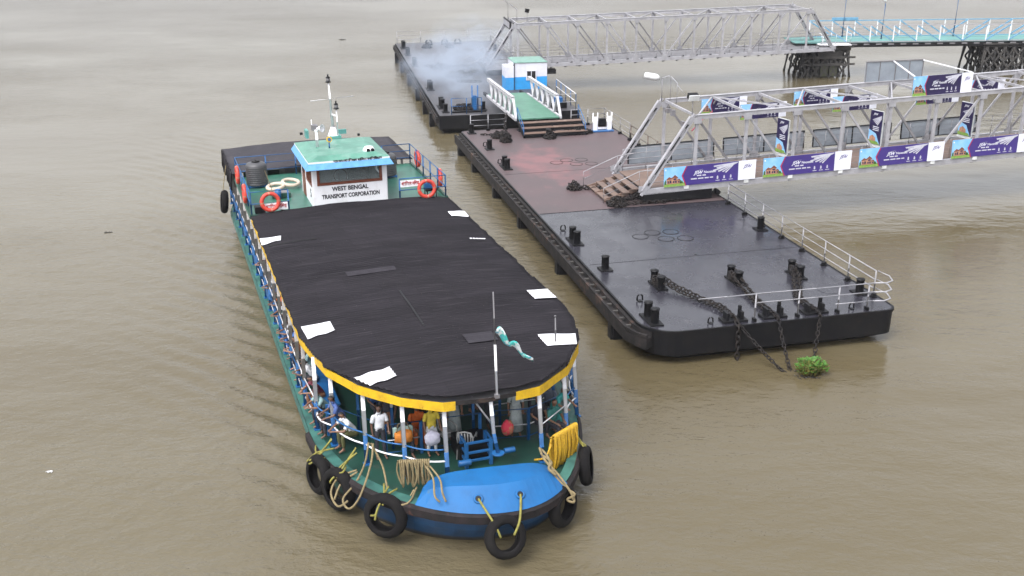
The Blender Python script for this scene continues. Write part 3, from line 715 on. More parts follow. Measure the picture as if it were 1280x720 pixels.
t = link('lettering', me, wroof); t.matrix_local = Matrix.Translation((x1+.405, c+.3, 5.435)) @ Matrix.Rotation(pi/2, 4, 'Z') @ Matrix.Rotation(pi/2, 4, 'X')
# mast, lights, loudspeaker stands on the wheelhouse roof
mst = MB(); mst.box((-3.75, .1, 5.64), (.5, .5, .12), mi=1); mst.lathe((-3.75,.05,5.68), [(.26,0),(.10,.4)], 10); mst.tube([(-3.75, .05, 5.8), (-3.95, .0, 8.0)], [.07, .035], 10); mst.tube([(-3.5, .2, 5.75), (-3.5, .2, 6.9)], .03, 8); mst.bar((-3.5, .2, 6.6), (-3.8, .05, 6.6), .05)
mst.tube([(-3.87, -.85, 7.25), (-3.87, 1.05, 7.35)], .018, 6)
mast = mst.build('mast', [M['white'], M['tealpaint']], wroof)
for (u, w, z) in ((-3.97, 0, 8.0), (-3.5, .2, 6.9)):
    mb = MB(); mb.cyl((u, w, z), .12, .04, 14); mb.cyl((u, w, z+.04), .085, .16, 14, mi=1); mb.cyl((u, w, z+.2), .11, .06, 14, r2=.05); mb.cyl((u, w, z+.26), .03, .1, 8); mb.build('masthead_light', [M['black'], M['steeldark']], mast)
mb = MB(); mb.box((-4.35, -1.05, 5.72), (.5, .12, .35)); mb.box((-4.35, .55, 5.70), (.12, .35, .2)); build_each(mb, 'roof_fin', M['tealpaint'], wroof)
mb = MB(); mb.tube([(-2.1, -.95, 5.55), (-2.1, -.95, 6.25)], .06, 10); mb.cyl((-2.15, -.95, 6.25), .09, .1, 12); mb.lathe((-2.0, -.95, 6.42), [(.02,0),(.05,.05),(.09,.18),(.17,.3),(.18,.31),(.14,.28)], 16, ax=(.7,.7,.1)); mb.tube([(-2.3,-1.1,6.3),(-2.3,-1.1,6.75)], .02, 6)
mb.box((-2.25, -1.0, 6.42), (.3, .25, .22), mi=1); mb.build('loudspeaker', [M['white'], M['steeldark']], wroof)
mb = MB(); mb.tube([(-1.7, -.5, 5.5), (-1.7, -.5, 5.85)], .03, 8); mb.cyl((-1.7, -.5, 5.98), .12, .09, 16, 1, ax=(1,0,.15)); mb.cyl((-1.62, -.5, 5.99), .07, .03, 12, 0, ax=(1,0,.15)); mb.build('siren', [M['blue'], M['yellow']], wroof)
mb = MB(); mb.lathe((-.75, 1.0, 5.54), [(.01,.24),(.16,.22),(.24,.12),(.26,.02),(.26,0)], 18); mb.cyl((-.62, .94, 5.64), .075, .16, 14, 1, ax=(1,-.1,.1)); mb.cyl((-.62, 1.1, 5.64), .075, .14, 14, 1, ax=(1,.1,.1)); mb.build('searchlight', [M['white'], M['black']], wroof)
mb = MB(); mb.tube([(-.55, -.6, 5.5), (-.6, .3, 5.53), (-.5, 1.5, 5.49)], .012, 5); mb.build('cable', M['black'], wroof)
mb = MB(); mb.box((-5.0, -1.2, 5.6), (.12,.12,.1)); mb.box((-3.9, 1.2, 5.6), (.1,.1,.1)); build_each(mb, 'roof_bracket', M['black'], wroof)
# flag staff and short aerial on the roof
mb = MB(); mb.tube([(19.05, .12, 3.42), (19.0, .1, 4.9)], .034, 8); mb.tube([(19.0, .1, 4.9), (18.95, .08, 6.35)], .02, 7, mi=1); mb.box((19.05,.12,3.45), (.12,.12,.1), mi=1); mb.build('flag_staff', [M['white'], M['steeldark']], ferry)
mb = MB(); mb.tube([(16.55, 2.75, 3.55), (16.5, 2.75, 4.35)], .022, 7); mb.box((16.55, 2.75, 3.56), (.08, .36, .03)); mb.tube([(16.5, 2.75, 4.35), (16.5, 2.75, 4.4)], .03, 7); mb.build('short_aerial', M['steeldark'], ferry)
# cable along the port side roof edge + boxes on upper deck
mb = MB(); mb.box((-.35, -3.75, 3.58), (.4, .4, .3)); mb.tube([(-.35,-3.6,3.7),(-.2,-3.2,3.6),(0,-2.6,3.5)], .02, 6); mb.build('junction_box', M['black'], ferry)
mb = MB(); mb.box((-.45, 3.55, 3.75), (.45, .5, .1)); mb.box((-.5, 3.5, 3.9), (.3, .4, .28), mi=1); 
for a in (-.2, .2):
    for b in (-.2, .2): mb.bar((-.45+a, 3.55+b, 3.41), (-.45+a, 3.55+b, 3.75), .04)
mb.build('battery_stand', [M['black'], M['blue']], ferry)
# ------------------------------------------------------------------ PONTOONS
def corner_poly(L, Wd, r00, r01, r11, r10, n=8):
    """rectangle u 0..L, v 0..Wd, corner radii at (0,0) (0,W) (L,W) (L,0)"""
    P = []
    for (cu, cv, r, a0) in ((r00, r00, r00, pi), (L-r10, r10, r10, 1.5*pi), (L-r11, Wd-r11, r11, 0), (r01, Wd-r01, r01, .5*pi)):
        for i in range(n+1):
            a = a0 + .5*pi*i/n; P.append((cu + r*cos(a), cv + r*sin(a)))
    return P
def pontoon_hull(par, L, Wd, radii, top=1.3):
    P = corner_poly(L, Wd, *radii); cu, cv = L/2, Wd/2
    def inset(d): return [(cu + (u-cu)*(1-d/(L/2)), cv + (v-cv)*(1-d/(Wd/2))) for u, v in P]
    mb = MB(); loft([[(u, v, -.6) for u, v in inset(1.1)], [(u, v, .05) for u, v in inset(.55)], [(u, v, .35) for u, v in inset(.02)], [(u, v, top-.02) for u, v in inset(0)]], mb)
    h = mb.build('hull', M['black'], par)
    mb = MB(); mb.slab(inset(.03), top-.03, top); d = mb.build('deck', M['pdeck'], par)
    mb = MB(); Q0, Q1 = inset(-.03), inset(.04); n = len(Q0)
    mb.add([(u, v, top-.09) for u, v in Q0] + [(u, v, top+.015) for u, v in Q0] + [(u, v, top+.015) for u, v in Q1], [(k, (k+1)%n, n+(k+1)%n, n+k) for k in range(n)] + [(n+k, n+(k+1)%n, 2*n+(k+1)%n, 2*n+k) for k in range(n)])
    mb.build('deck_rim', M['black'], h)
    return h, d
def bollard(par, u, v, double=True, z=1.3, s=1.0, rot=0):
    mb = MB(); 
    for k in ((-.34, .34) if double else (0,)):
        uu, vv = u + k*cos(rot)*s, v + k*sin(rot)*s
        mb.lathe((uu, vv, z+.04), [(.155*s,0),(.15*s,.5*s),(.165*s,.51*s),(.165*s,.55*s),(0.001,.56*s)], 16)
    mb.box((u, v, z+.025), ((1.25 if double else .6)*s, .5*s, .05), rz=rot)
    return mb.build('double_bollard' if double else 'bollard', M['black'], par)
near = thing('near_pontoon', 'long black steel pontoon, slate deck near and worn maroon deck beyond', 'pontoon', (*PONT0, 0), PONT_RZ)
pontoon_hull(near, 34.35, 9.75, (.4, 1.2, .45, 1.25))
# fender along the ferry side
rng = random.Random(11)
mb = MB(); path = [(.2, -.30)] + [(u, -.30) for u in range(1, 33)] + [(33.05, -.28), (33.6, -.12), (34.0, .15)]
def sweep(mb, P, z0, z1, o0, o1, mi=0):
    vs = []
    for i, (u, v) in enumerate(P):
        a = P[max(i-1, 0)]; b = P[min(i+1, len(P)-1)]; d = Vector((b[0]-a[0], b[1]-a[1])).normalized(); n = Vector((-d.y, d.x))
        for (o, z) in ((o0, z0), (o1, z0), (o1, z1), (o0, z1)):
            vs.append((u+n.x*o, v+n.y*o, z + rng.uniform(-.008,.008)))
    N = len(P); mb.add(vs, [(i*4+k, i*4+(k+1)%4, (i+1)*4+(k+1)%4, (i+1)*4+k) for i in range(N-1) for k in range(4)] + [(0,1,2,3), ((N-1)*4+3, (N-1)*4+2, (N-1)*4+1, (N-1)*4)])
sweep(mb, path, .62, 1.02, -.16, .24); sweep(mb, path, 1.02, 1.2, .14, .29)
sweep(mb, path, 1.04, 1.16, -.17, -.08)
mb.build('fender_beam', M['fender'], near)
mb = MB()
for k in range(46):
    u = .5 + k*.72; mb.box((u, -.30+rng.uniform(-.02,.02), 1.09), (.10, .30, .08))
build_each(mb, 'fender_chock', M['timber'], near)
for u in (1.2, 5.6, 11.3, 17.0, 24.0, 31.4):
    mb = MB(); mb.box((u, -.18, .25), (.5, .36, 1.5)); mb.box((u, -.40, .2), (.38, .1, 1.3)); mb.build('fender_post', M['black'], near, bevel=.015)
for (u, v, d) in ((10.0,.62,True),(23.7,.5,True),(33.1,.55,True),(.9,3.8,False)): bollard(near, u, v, d)
for (u, v) in ((5.4,.7),(.8,.55),(27.5,.65),(24.1,9.2),(32.5,9.25),(18.3,6.5),(3.4,4.9)): bollard(near, u, v, False)
def cleat(par, u, v, z=1.3, name='cleat', sc=1.0):
    mb = MB(); mb.box((u, v, z+.02), (.3,.22,.04)); mb.tube([(u, v-.16, z+.05), (u, v-.14, z+.3), (u+.02, v-.05, z+.38)], .045, 7); mb.tube([(u, v+.16, z+.05), (u, v+.14, z+.3), (u+.02, v+.05, z+.38)], .045, 7)
    mb.v = [((x-u)*sc+u, (y-v)*sc+v, (q-z)*sc+z) for x, y, q in mb.v]
    return mb.build(name, M['black'], par)
for (u, v) in ((9.0,.5),(22.0,.45),(31.2,.8),(4.6,.6)): cleat(near, u, v, sc=.7)
for c in ((24.0,4.6),(9.9,4.7)):
    for (a, b) in ((-.75,-.35),(-.65,.55),(.35,-.05),(.5,.85),(-.3,-1.1)):
        mb = MB(); mb.torus((c[0]+a*.9, c[1]+b*.95, 1.305), .36, .014, n=26, m=6); mb.cyl((c[0]+a*.9, c[1]+b*.95, 1.300), .33, .010, 24, 1); mb.build('hatch_ring', [M['black'], M['pdeck']], near)
mb = MB(); mb.cyl((31.9, 8.3, 1.300), .42, .012, 24); mb.cyl((26.6, 5.0, 1.30), .05, .03, 10); build_each(mb, 'hatch_cover', M['pdeck'], near)
mb = MB(); mb.box((19.22, 4.9, 1.306), (.05, 9.6, .012), rz=.0); mb.box((26.8, 4.9, 1.302), (.03, 9.4, .006)); mb.box((11.5, 4.9, 1.302), (.03, 9.4, .006)); build_each(mb, 'deck_seam', M['black'], near)
# rails
def prail(par, pts, h=1.05, levels=3, step=1.8, foot=True, m='steel', m2='steel', z0=1.3, r=.026, name='guard_rail', skip_posts_after=None, lean=0):
    mb = MB()
    for a, b in zip(pts, pts[1:]):
        a = Vector((*a, z0)); b = Vector((*b, z0)); k = max(1, round((b-a).length/step))
        for i in range(k+1):
            p = a.lerp(b, i/k); mb.tube([p, p+Vector((0,0,h))], r*1.1, 7)
            if foot: mb.box((p.x, p.y, z0+.07), (.1, .26, .14), mi=2, rz=.5); mb.box((p.x, p.y, z0+.02), (.22,.22,.03), mi=2)
        for j in range(levels):
            z = Vector((0,0,h*(j+1)/levels)); mb.tube([a+z, b+z], r, 7, mi=1)
    return mb.build(name, [M[m], M[m2], M['black']], par)
prail(near, [(19.9, 9.5), (33.0, 9.55)], levels=3)
mb = MB()
arc = [(33.0, 9.62, 0), (33.6, 9.72, 0), (34.1, 9.55, 0), (34.25, 9.2, 0), (34.15, 8.8, 0)]
for z in (.35, .7, 1.05): mb.tube([(u, v, 1.3+z) for u, v, _ in arc], .026, 7)
for z in (.7, 1.05): mb.tube([(34.15, 8.8, 1.3+z), (34.1, 4.1, 1.3+z)], .026, 7)
mb.tube([(34.15, 8.8, 1.65), (34.12, 7.3, 1.65)], .026, 7); mb.tube([(34.1, 4.1, 2.35), (34.1, 1.9, 2.35)], .026, 7)
for v in (8.6, 7.4, 5.8, 4.1): mb.tube([(34.12, v, 1.3), (34.12, v, 2.35)], .03, 7); mb.box((34.1, v, 1.36), (.2,.1,.12), mi=1)
mb.build('end_rail', [M['steel'], M['black']], near)
prail(near, [(.25, .6), (.25, 2.9)], step=1.2); prail(near, [(.25, 7.3), (.25, 9.6), (1.5, 9.6)], step=1.3); prail(near, [(1.6, 9.6), (5.2, 9.6)], step=1.8, m='steeldark', m2='steel', r=.02)
prail(near, [(5.4, 9.6), (12.8, 9.6)], levels=2, h=.95, step=1.5, m='rustrail', m2='rustrail', r=.035)
# small white framed locker gate at the far right corner
mb = MB()
for v in (8.15, 8.45, 9.1, 9.4): mb.tube([(2.3, v, 1.3), (2.3, v, 2.5)], .035, 7, mi=0)
mb.box((2.3, 8.3, 1.8), (.05,.3,.9)); mb.box((2.3, 9.25, 1.8), (.05,.3,.9)); mb.box((2.35, 8.78, 1.34), (.5, 1.4, .06), mi=1); mb.box((2.2, 8.78, 1.85), (.3,.45,.5), mi=2); mb.box((2.3, 8.78, 1.5), (.06, .6, .1))
mb.build('embarkation_frame', [M['white'], M['blue'], M['black']], near)
for v in (3.4, 4.95, 6.6, 2.5, 8.1):
    if v in (3.4, 4.95, 6.6): 
        mb = MB(); u = 33.85
        mb.box((u, v, 1.34), (.5, .95, .08)); mb.box((u, v-.28, 1.5), (.35, .1, .32)); mb.box((u, v+.28, 1.5), (.35, .1, .32)); mb.box((u-.1, v+.28, 1.72), (.12,.1,.2)); mb.build('chain_fairlead', M['black'], near, bevel=.01)
    else:
        cleat(near, 33.9, v, name='edge_cleat', sc=.6)
for (u, v) in ((29.75, 2.05), (30.0, 5.2), (30.0, 7.85)):
    mb = MB(); mb.box((u+.1, v, 1.33), (1.15, .42, .06)); 
    for k in (-.32, .42): mb.lathe((u+k, v, 1.34), [(.15,0),(.14,.42),(.17,.43),(.17,.48),(.001,.5)], 14)
    mb.build('chain_bitts', M['black'], near)

# ------------------------------------------------------------------ chains
def link_ring(mb, c, t, side, L=.26, Wd=.15, r=.026):
    t = t.normalized(); side = (side - t*side.dot(t)).normalized(); n = 10; m = 5; vs = []
    nrm = t.cross(side)
    for i in range(n):
        a = 2*pi*i/n; ca, sa = cos(a), sin(a)
        p = c + t*ca*(L/2) + side*sa*(Wd/2); rad = (t*ca + side*sa).normalized()
        for k in range(m):
            b = 2*pi*k/m; vs.append(p + rad*r*cos(b) + nrm*r*sin(b))
    mb.add(vs, [(i*m+k, ((i+1)%n)*m+k, ((i+1)%n)*m+(k+1)%m, i*m+(k+1)%m) for i in range(n) for k in range(m)], 0, True)
def resample(P, d):
    P = [Vector(p) for p in P]; out = [P[0]]; acc = 0
    for a, b in zip(P, P[1:]):
        L = (b-a).length; x = d - acc
        while x <= L: out.append(a.lerp(b, x/L)); x += d
        acc = (acc + L) % d if L else acc
        acc = L - (x - d)
    return out
def chain(mb, P, s=1.0, jit=0):
    Q = resample(P, .19*s); rg = random.Random(len(Q))
    for i, (a, b) in enumerate(zip(Q, Q[1:])):
        t = b-a
        if t.length < 1e-4: continue
        x, y = frame_of(t); side = (x if i % 2 else y); side = side + Vector((rg.uniform(-.4,.4), rg.uniform(-.4,.4), rg.uniform(-.4,.4)))
        c = (a+b)/2 + Vector((rg.uniform(-jit,jit), rg.uniform(-jit,jit), rg.uniform(0,jit)))
        link_ring(mb, c, t, side, .26*s, .16*s, .028*s)
def chain_heap(mb, c, ru, rv, h, n, s=1.0, seed=1):
    rg = random.Random(seed)
    for i in range(n):
        a = rg.uniform(0, 2*pi); r = sqrt(rg.random()); z = h*(1-r*r)*rg.random() + .05
        d = Vector((rg.uniform(-1,1), rg.uniform(-1,1), rg.uniform(-.4,.4)))
        link_ring(mb, Vector((c[0]+ru*r*cos(a), c[1]+rv*r*sin(a), c[2]+z)), d, Vector((rg.uniform(-1,1), rg.uniform(-1,1), rg.uniform(-1,1))), .27*s, .17*s, .032*s)
def hang(a, b, sg, n=8):
    a = Vector(a); b = Vector(b); return [a.lerp(b, i/n) - Vector((0,0,sg*4*(i/n)*(1-i/n))) for i in range(n+1)]
def mooring(u0, v0, u1, v1, uw_, vw, lab, double=True):
    t = thing('mooring_chain', lab, 'chain', (*PONT0, 0), PONT_RZ, 'mooring chains over the near edge of the pontoon')
    mb = MB()
    for dv in ((-.13, .13) if double else (0,)):
        chain(mb, hang((u0, v0+dv, 1.66), (u1-1.2, v1+dv*.7-.02, 1.42), .1) + [(u1-.4, v1+dv*.5, 1.40), (u1, v1+dv*.3, 1.45)], 1.0, .015)
    for k in range(4): chain(mb, [(u0+.35*cos(a/8*2*pi)+.1, v0+.2*sin(a/8*2*pi), 1.42+.07*k) for a in range(9)], .9, .02)
    mb.build('deck_length', M['chain'], t)
    mb = MB(); chain(mb, [(u1, v1, 1.45), (u1+.4, v1+.0, 1.42)] + hang((u1+.42, v1, 1.36), (uw_, vw, -.15), .10), .8); mb.build('hanging_length', M['chain'], t)
    return t
mooring(29.75, 2.05, 33.9, 3.4, 35.95, 4.7, 'leftmost double chain running from deck bitts over the near edge of the slate pontoon')
mooring(30.0, 5.2, 33.9, 4.95, 35.9, 4.8, 'middle double chain running over the near edge of the slate pontoon')
mooring(30.0, 7.85, 33.9, 6.6, 35.1, 6.05, 'rightmost chain heaped round its bitts and dropping into the water beside the green plant')
t = thing('hanging_chain', 'thick chain hanging straight down the black end of the pontoon', 'chain', tuple(pp(34.45, 3.35, 0)), PONT_RZ)
mb = MB(); chain(mb, [(-.4, 0, 1.5), (-.05, 0, 1.35), (0, 0, 1.2), (0, .02, -.2)], 1.1); mb.build('chain_length', M['chain'], t)
def heap(name, lab, frame, u, v, ru, rv, h, n, seed, tails=(), z=1.3, s=1.0, grp=None):
    o = frame(u, v, z); mb = MB(); chain_heap(mb, (0,0,0), ru, rv, h, n, s, seed)
    for tl in tails: chain(mb, [(a, b, c) for a, b, c in tl], s, .02)
    ob = mb.build(name, M['chain']); ob.location = o; ob.rotation_euler = (0, 0, PONT_RZ if frame is pp else FAR_RZ)
    return tag(ob, lab, 'chain', grp)
heap('chain_heap', 'flat heap of black chain right of the brown connecting steps', pp, 2.55, 7.0, .5, 1.0, .3, 150, 2)
heap('chain_heap', 'black chain heap left of the brown steps at the near pontoon', pp, 2.4, 2.1, .5, .6, .4, 80, 3, [[(0,0,.05),(-.6,-.3,.05),(-.9,-1.2,.05)], [(0,.2,.2),(-.9,.5,.9),(-1.6,.7,1.2)]])
heap('chain_heap', 'chain piled on a bollard left of the brown connecting steps', pp, 3.75, 2.1, .3, .3, .6, 90, 4, s=1.0)
heap('chain_heap', 'chain piled on a bollard in front of the brown connecting steps', pp, 3.5, 4.95, .3, .3, .5, 80, 5)
heap('chain_heap', 'chains ending in a heap on the maroon deck before the walkway steps', pp, 15.3, 3.0, .35, .3, .35, 60, 6, [[(0,.1,.1),(-.1,1.9,.08)], [(.3,.1,.1),(.5,1.9,.08)]])
heap('chain_heap', 'long black chain under the foot of the near walkway', pp, 18.7, 4.15, .45, .4, .4, 110, 7, [[(0,0,.15),(-.2,1.2,.3),(.1,2.2,.1),(.1,3.4,.1)], [(.2,0,.1),(.2,1.4,.12),(.3,2.6,.1)], [(.1,.2,.3),(-.1,1.1,.4),(-.4,1.6,.5)]])

# ------------------------------------------------------------------ water plant
rng = random.Random(5)
plant = thing('water_plant', 'small bright green floating plant caught on the pontoon chains', 'plant', tuple(pp(36.2, 5.35, 0)), 0)
M['leaf'] = mat('leaf_green', (.055,.17,.012), .55, (.03,.09,.01), 6, c3=(.13,.24,.03), s3=9)
mb = MB(); mb2 = MB()
for i in range(190):
    a = rng.uniform(0, 2*pi); r = .5*sqrt(rng.random()); base = Vector((r*cos(a)*.6, r*sin(a)*.5, 0)); tip = Vector((r*cos(a)*1.15+rng.uniform(-.1,.1), r*sin(a)*.9+rng.uniform(-.1,.1), .5*(1-1.5*r*r)*rng.uniform(.3,1.2)+.05))
    mb2.tube([base, tip], .008, 4)
    d = Vector((cos(a)+rng.uniform(-.6,.6), sin(a)+rng.uniform(-.6,.6), rng.uniform(.1,.9))).normalized(); s_ = Vector((-d.y, d.x, rng.uniform(-.3,.3))).normalized(); L = rng.uniform(.11,.19); w = L*.5
    mb.add([tip, tip+d*L*.4+s_*w-Vector((0,0,.01)), tip+d*L, tip+d*L*.4-s_*w-Vector((0,0,.01)), tip+d*L*.45+Vector((0,0,.012))], [(0,3,4),(0,4,1),(1,4,2),(4,3,2)], 0, True)
mb.v = [(x*.85, y*.85, z*1.0) for x, y, z in mb.v]; mb.build('leaves', M['leaf'], plant, recalc=False); mb2.build('stems', M['greenrope'], plant)
mb = MB()
for i in range(26):
    a = rng.uniform(0, 2*pi); r = rng.uniform(.2,.75); mb.tube([(r*cos(a)*.8-.1, r*sin(a)*.6, .01), (r*cos(a+.3)*.9-.1, r*sin(a+.3)*.7, .03)], .02, 5)
mb.build('roots', M['timber'], plant)

# ------------------------------------------------------------------ truss gangways
def truss(name, lab, A, hd, npan, pan, width, H, z0, slope, floor='walk'):
    t = thing(name, lab, 'gangway', (A[0], A[1], 0), atan2(-sin(hd), cos(hd)))
    L = npan*pan; S = [i*pan for i in range(npan+1)]
    zb = lambda s: z0 + slope*s; zt = lambda s: z0 + slope*s + H
    def chan(mb, p, q, w, h, lac=True):
        """two flanges with lacing bars between"""
        p = Vector(p); q = Vector(q); x, y = frame_of(q-p)
        # pick the axis lying along y (across the gangway)
        ax = Vector((0,1,0))
        for sgn in (-1, 1): mb.bar(p + ax*sgn*w/2, q + ax*sgn*w/2, .035, h) if abs((q-p).normalized().z) > .9 else mb.bar(p + ax*sgn*w/2, q + ax*sgn*w/2, .035, h)
        n = max(2, int((q-p).length/.28)); 
        for i in range(n):
            a = p.lerp(q, i/n); b = p.lerp(q, (i+1)/n); sg = 1 if i % 2 else -1
            mb.bar(a + ax*sg*w/2, b - ax*sg*w/2, .02, .05)
    for y in (0, width):
        mb = MB(); mb.bar((0, y, zb(0)), (L, y, zb(L)), .2, .26); 
        for s in S: mb.box((s, y, zb(s)+.14), (.5, .03, .3)) 
        mb.build('bottom_chord', M['steel'], t)
        mb = MB(); mb.bar((pan, y, zt(pan)), (L-pan, y, zt(L-pan)), .2, .2); mb.bar((pan, y, zt(pan)+.11), (L-pan, y, zt(L-pan)+.11), .26, .02); mb.build('top_chord', M['steel'], t)
        for (a, b) in ((0, pan*.9), (L, L-pan*.9)):
            mb = MB(); pa, pb = Vector((a, y, zb(a))), Vector((b, y, zt(b)))
            pr_ = (pb-pa).normalized().cross(Vector((0,1,0)))
            for sg in (-1, 1): mb.bar(pa + pr_*sg*.10, pb + pr_*sg*.10, .20, .075)
            mb.bar(pa + Vector((0,.06,0)), pb + Vector((0,.06,0)), .02, .15, mi=1)
            for k in (.02, .18, .5, .8, .98):
                c = pa.lerp(pb, k); d = (pb-pa).normalized()*.3; mb.bar(c-d, c+d, .19, .1) if k in (.02,.98) else mb.bar(c-d*.8, c+d*.8, .19, .04)
            mb.build('end_post', [M['steel'], M['black']], t)
        for s in S[1:-1]:
            mb = MB(); mb.bar((s, y, zb(s)), (s, y, zt(s)), .11, .15); mb.box((s, -.10 if y == 0 else y-.10, zb(s)+.24), (.42,.02,.34)); mb.box((s, -.105 if y == 0 else y-.105, zt(s)-.16), (.40,.02,.3)); mb.build('truss_vertical', M['steel'], t)
        mid = npan//2
        for i in range(1, npan-1):
            a, b = (S[i], S[i+1]) if i < mid else (S[i+1], S[i])
            mb = MB(); mb.bar((a, y, zt(a)-.05), (b, y, zb(b)+.1), .07, .11); mb.build('truss_diagonal', M['steeldark'] if i % 2 else M['steel'], t)
    for i in range(1, npan):
        s = S[i]; mb = MB(); mb.bar((s, 0, zt(s)+.02), (s, width, zt(s)+.02), .09, .12)
        mb.bar((s, .05, zt(s)-.5), (s, .55, zt(s)), .06, .06); mb.bar((s, width-.05, zt(s)-.5), (s, width-.55, zt(s)), .06, .06); mb.build('top_strut', M['steel'], t)
    for i in range(1, npan-1):
        a, b = S[i], S[i+1]; mb = MB(); y0, y1 = (0, width) if i % 2 else (width, 0)
        mb.bar((a, y0, zt(a)+.02), (b, y1, zt(b)+.02), .08, .07); mb.build('top_bracing', M['steel'], t)
    for s in S:
        mb = MB(); mb.bar((s, .1, zb(s)-.12), (s, width-.1, zb(s)-.12), .12, .2); mb.build('floor_beam', M['steeldark'], t)
    mb = MB(); mb.slab([(.1,.35),(L,.35),(L,width-.35),(.1,width-.35)], 0, .05)
    mb.v = [(x, y, z + zb(x) + .02) for x, y, z in mb.v]; mb.build('walkway_floor', M[floor], t)
    for y in (.3, width-.3):
        mb = MB()
        for z in (.35, .65, .95, 1.2): mb.tube([(.3, y, zb(.3)+z), (L-.2, y, zb(L-.2)+z)], .02, 6)
        n = int(L/1.3)
        for i in range(n+1):
            s = .3 + (L-.5)*i/n; mb.tube([(s, y, zb(s)), (s, y, zb(s)+1.2)], .022, 6)
        mb.build('handrail', M['steel'], t)
    return t
GA = pp(18.754, 5.495, 0); GH = HP; GW = 4.29; GZ0, GSL, PAN = 1.9, .028, 2.633
gw = truss('truss_gangway', 'near grey steel truss walkway hung with purple banners, leading from the pontoon to the right', (GA.x, GA.y), GH, 12, PAN, GW, 3.5, GZ0, GSL)
G_RZ = atan2(-sin(GH), cos(GH))
def gp(s, y, z): 
    d = Vector((cos(GH), -sin(GH))); n = Vector((sin(GH), cos(GH))); p = Vector((GA.x, GA.y)) + d*s + n*y; return Vector((p.x, p.y, z))
mb = MB(); mb.box((1.3, 1.6, 1.62), (2.6, 3.4, .45)); mb.box((2.9, .4, 1.6), (1.5, .8, .5)); mb.cyl((2.2, -.05, 1.6), .14, .4, 12, ax=(0,1,0)); mb.cyl((4.0, 0, 1.6), .12, .4, 12, ax=(0,1,0)); mb.build('bearing_block', M['black'], gw)
# wooden steps at the foot
for k in range(4):
    mb = MB(); mb.box((-.3-k*.42, 2.0+.12*k-.2, 1.98-k*.19), (.34, 3.0, .05)); mb.box((-.12-k*.42, 2.0+.12*k-.2, 1.90-k*.19), (.04, 3.0, .12), mi=1); mb.build('step', [M['walk'], M['black']], gw)
mb = MB()
for y in (.6, 2.0, 3.3): mb.bar((-.05, y, 1.9), (-1.75, y+.2, 1.34), .08, .2)
build_each(mb, 'stair_stringer', M['brown'], gw)
mb = MB()
for y in (.35, 3.7):
    mb.tube([(-1.9, y+.1, 1.35), (-1.9, y+.1, 2.1), (-.1, y, 2.85), (.9, y, 2.95)], .02, 6); mb.tube([(-1.9, y+.1, 1.72), (-.1, y, 2.45)], .018, 6); mb.tube([(-.1, y, 1.95), (-.1, y, 2.85)], .02, 6)
mb.build('stair_handrail', M['steel'], gw)
# floodlights over the portal
lg = thing('floodlight_bracket', 'white street light on thin bent tubes above the near walkway portal', 'light', tuple(gp(2.4, 4.2, 5.5)), G_RZ)
mb = MB(); mb.tube([(0,0,0), (0,0,1.15)], .03, 7); mb.tube([(.35,-.3,0), (.35,-.3,1.2), (.25,-.3,1.35), (-.1,-.1,1.2)], .022, 7); mb.tube([(.6,-.6,-.1), (.6,-.6,1.0), (.35,-.35,1.3)], .022, 7); mb.tube([(.6,-.6,.9), (1.1,-1.2,.2)], .02, 6); mb.build('bracket', M['steel'], lg)
mb = MB(); mb.lathe((-.55, .1, 1.28), [(.001,-.40),(.13,-.39),(.17,-.3),(.18,.2),(.13,.34),(.06,.40),(.001,.41)], 14, ax=(1,-.35,-.18)); mb.build('lamp_head', M['lamp'], lg)
lg2 = thing('floodlight', 'small square floodlight on a short post at the near corner of the near walkway portal', 'light', tuple(gp(2.4, 0.1, 5.55)), G_RZ)
mb = MB(); mb.tube([(0,0,0), (0,0,.75)], .03, 7); mb.build('post', M['steel'], lg2)
mb = MB(); mb.box((0,0,.92), (.5,.32,.26), rx=.3); mb.box((0,-.14,.86), (.54,.05,.3), rx=.3, mi=1); mb.build('lamp_head', [M['black'], M['lamp']], lg2, bevel=.015)
mb = MB(); mb.box((2.5, 3.4, 5.15), (.25,.2,.22)); mb.box((2.5, 2.8, 5.15), (.2,.2,.3)); mb.box((2.4, 1.2, 4.9), (.12,.3,.3)); mb.tube([(2.6,.5,4.7),(3.6,1.4,5.1),(4.4,2.2,5.25)], .03, 6, mi=1); build_each(mb, 'junction_box', [M['steeldark'], M['bred']], gw)

# ------------------------------------------------------------------ banners
def swoosh(x, y, s):
    pts = []
    for i in range(9):
        a = i/8; pts.append((x + s*(a*1.5-.75), y + s*(.16+.22*a*a)))
    top = [(px + s*.05, py + s*(.01+.05*(1-abs(2*i/8-1)))) for i, (px, py) in enumerate(pts)]
    return pts + top[::-1]
def flat(mb, poly, y, mi=0, t=.006):
    n = len(poly); vs = [(p[0], y, p[1]) for p in poly] + [(p[0], y-t, p[1]) for p in poly]
    mb.add(vs, [tuple(range(n)), tuple(range(2*n-1, n-1, -1))] + [(k, (k+1)%n, n+(k+1)%n, n+k) for k in range(n)], mi)
JSW = text_mesh('JSW', 1.0, M['bwhite'], shear=.35, bold=.02, ext=.001, name='logo')
JSWp = text_mesh('JSW', 1.0, M['purple'], shear=.35, bold=.02, ext=.001, name='logo_purple')
NEO = text_mesh('Neosteel', 1.0, M['bwhite'], bold=.01, ext=.001, name='product_word')
def place_text(me, par, x, y, z, w, name='lettering'):
    xs = [v.co.x for v in me.vertices]; k = w/(max(xs)-min(xs)); o = link(name, me, par)
    o.matrix_local = Matrix.Translation((x, y, z)) @ Matrix.Rotation(pi/2, 4, 'X') @ Matrix.Diagonal((k, k, k*.5, 1)); return o
M['btree'] = mat('banner_tree_green', (.05,.12,.03), .5)
M['broof'] = mat('banner_roof_brown', (.20,.07,.04), .5)
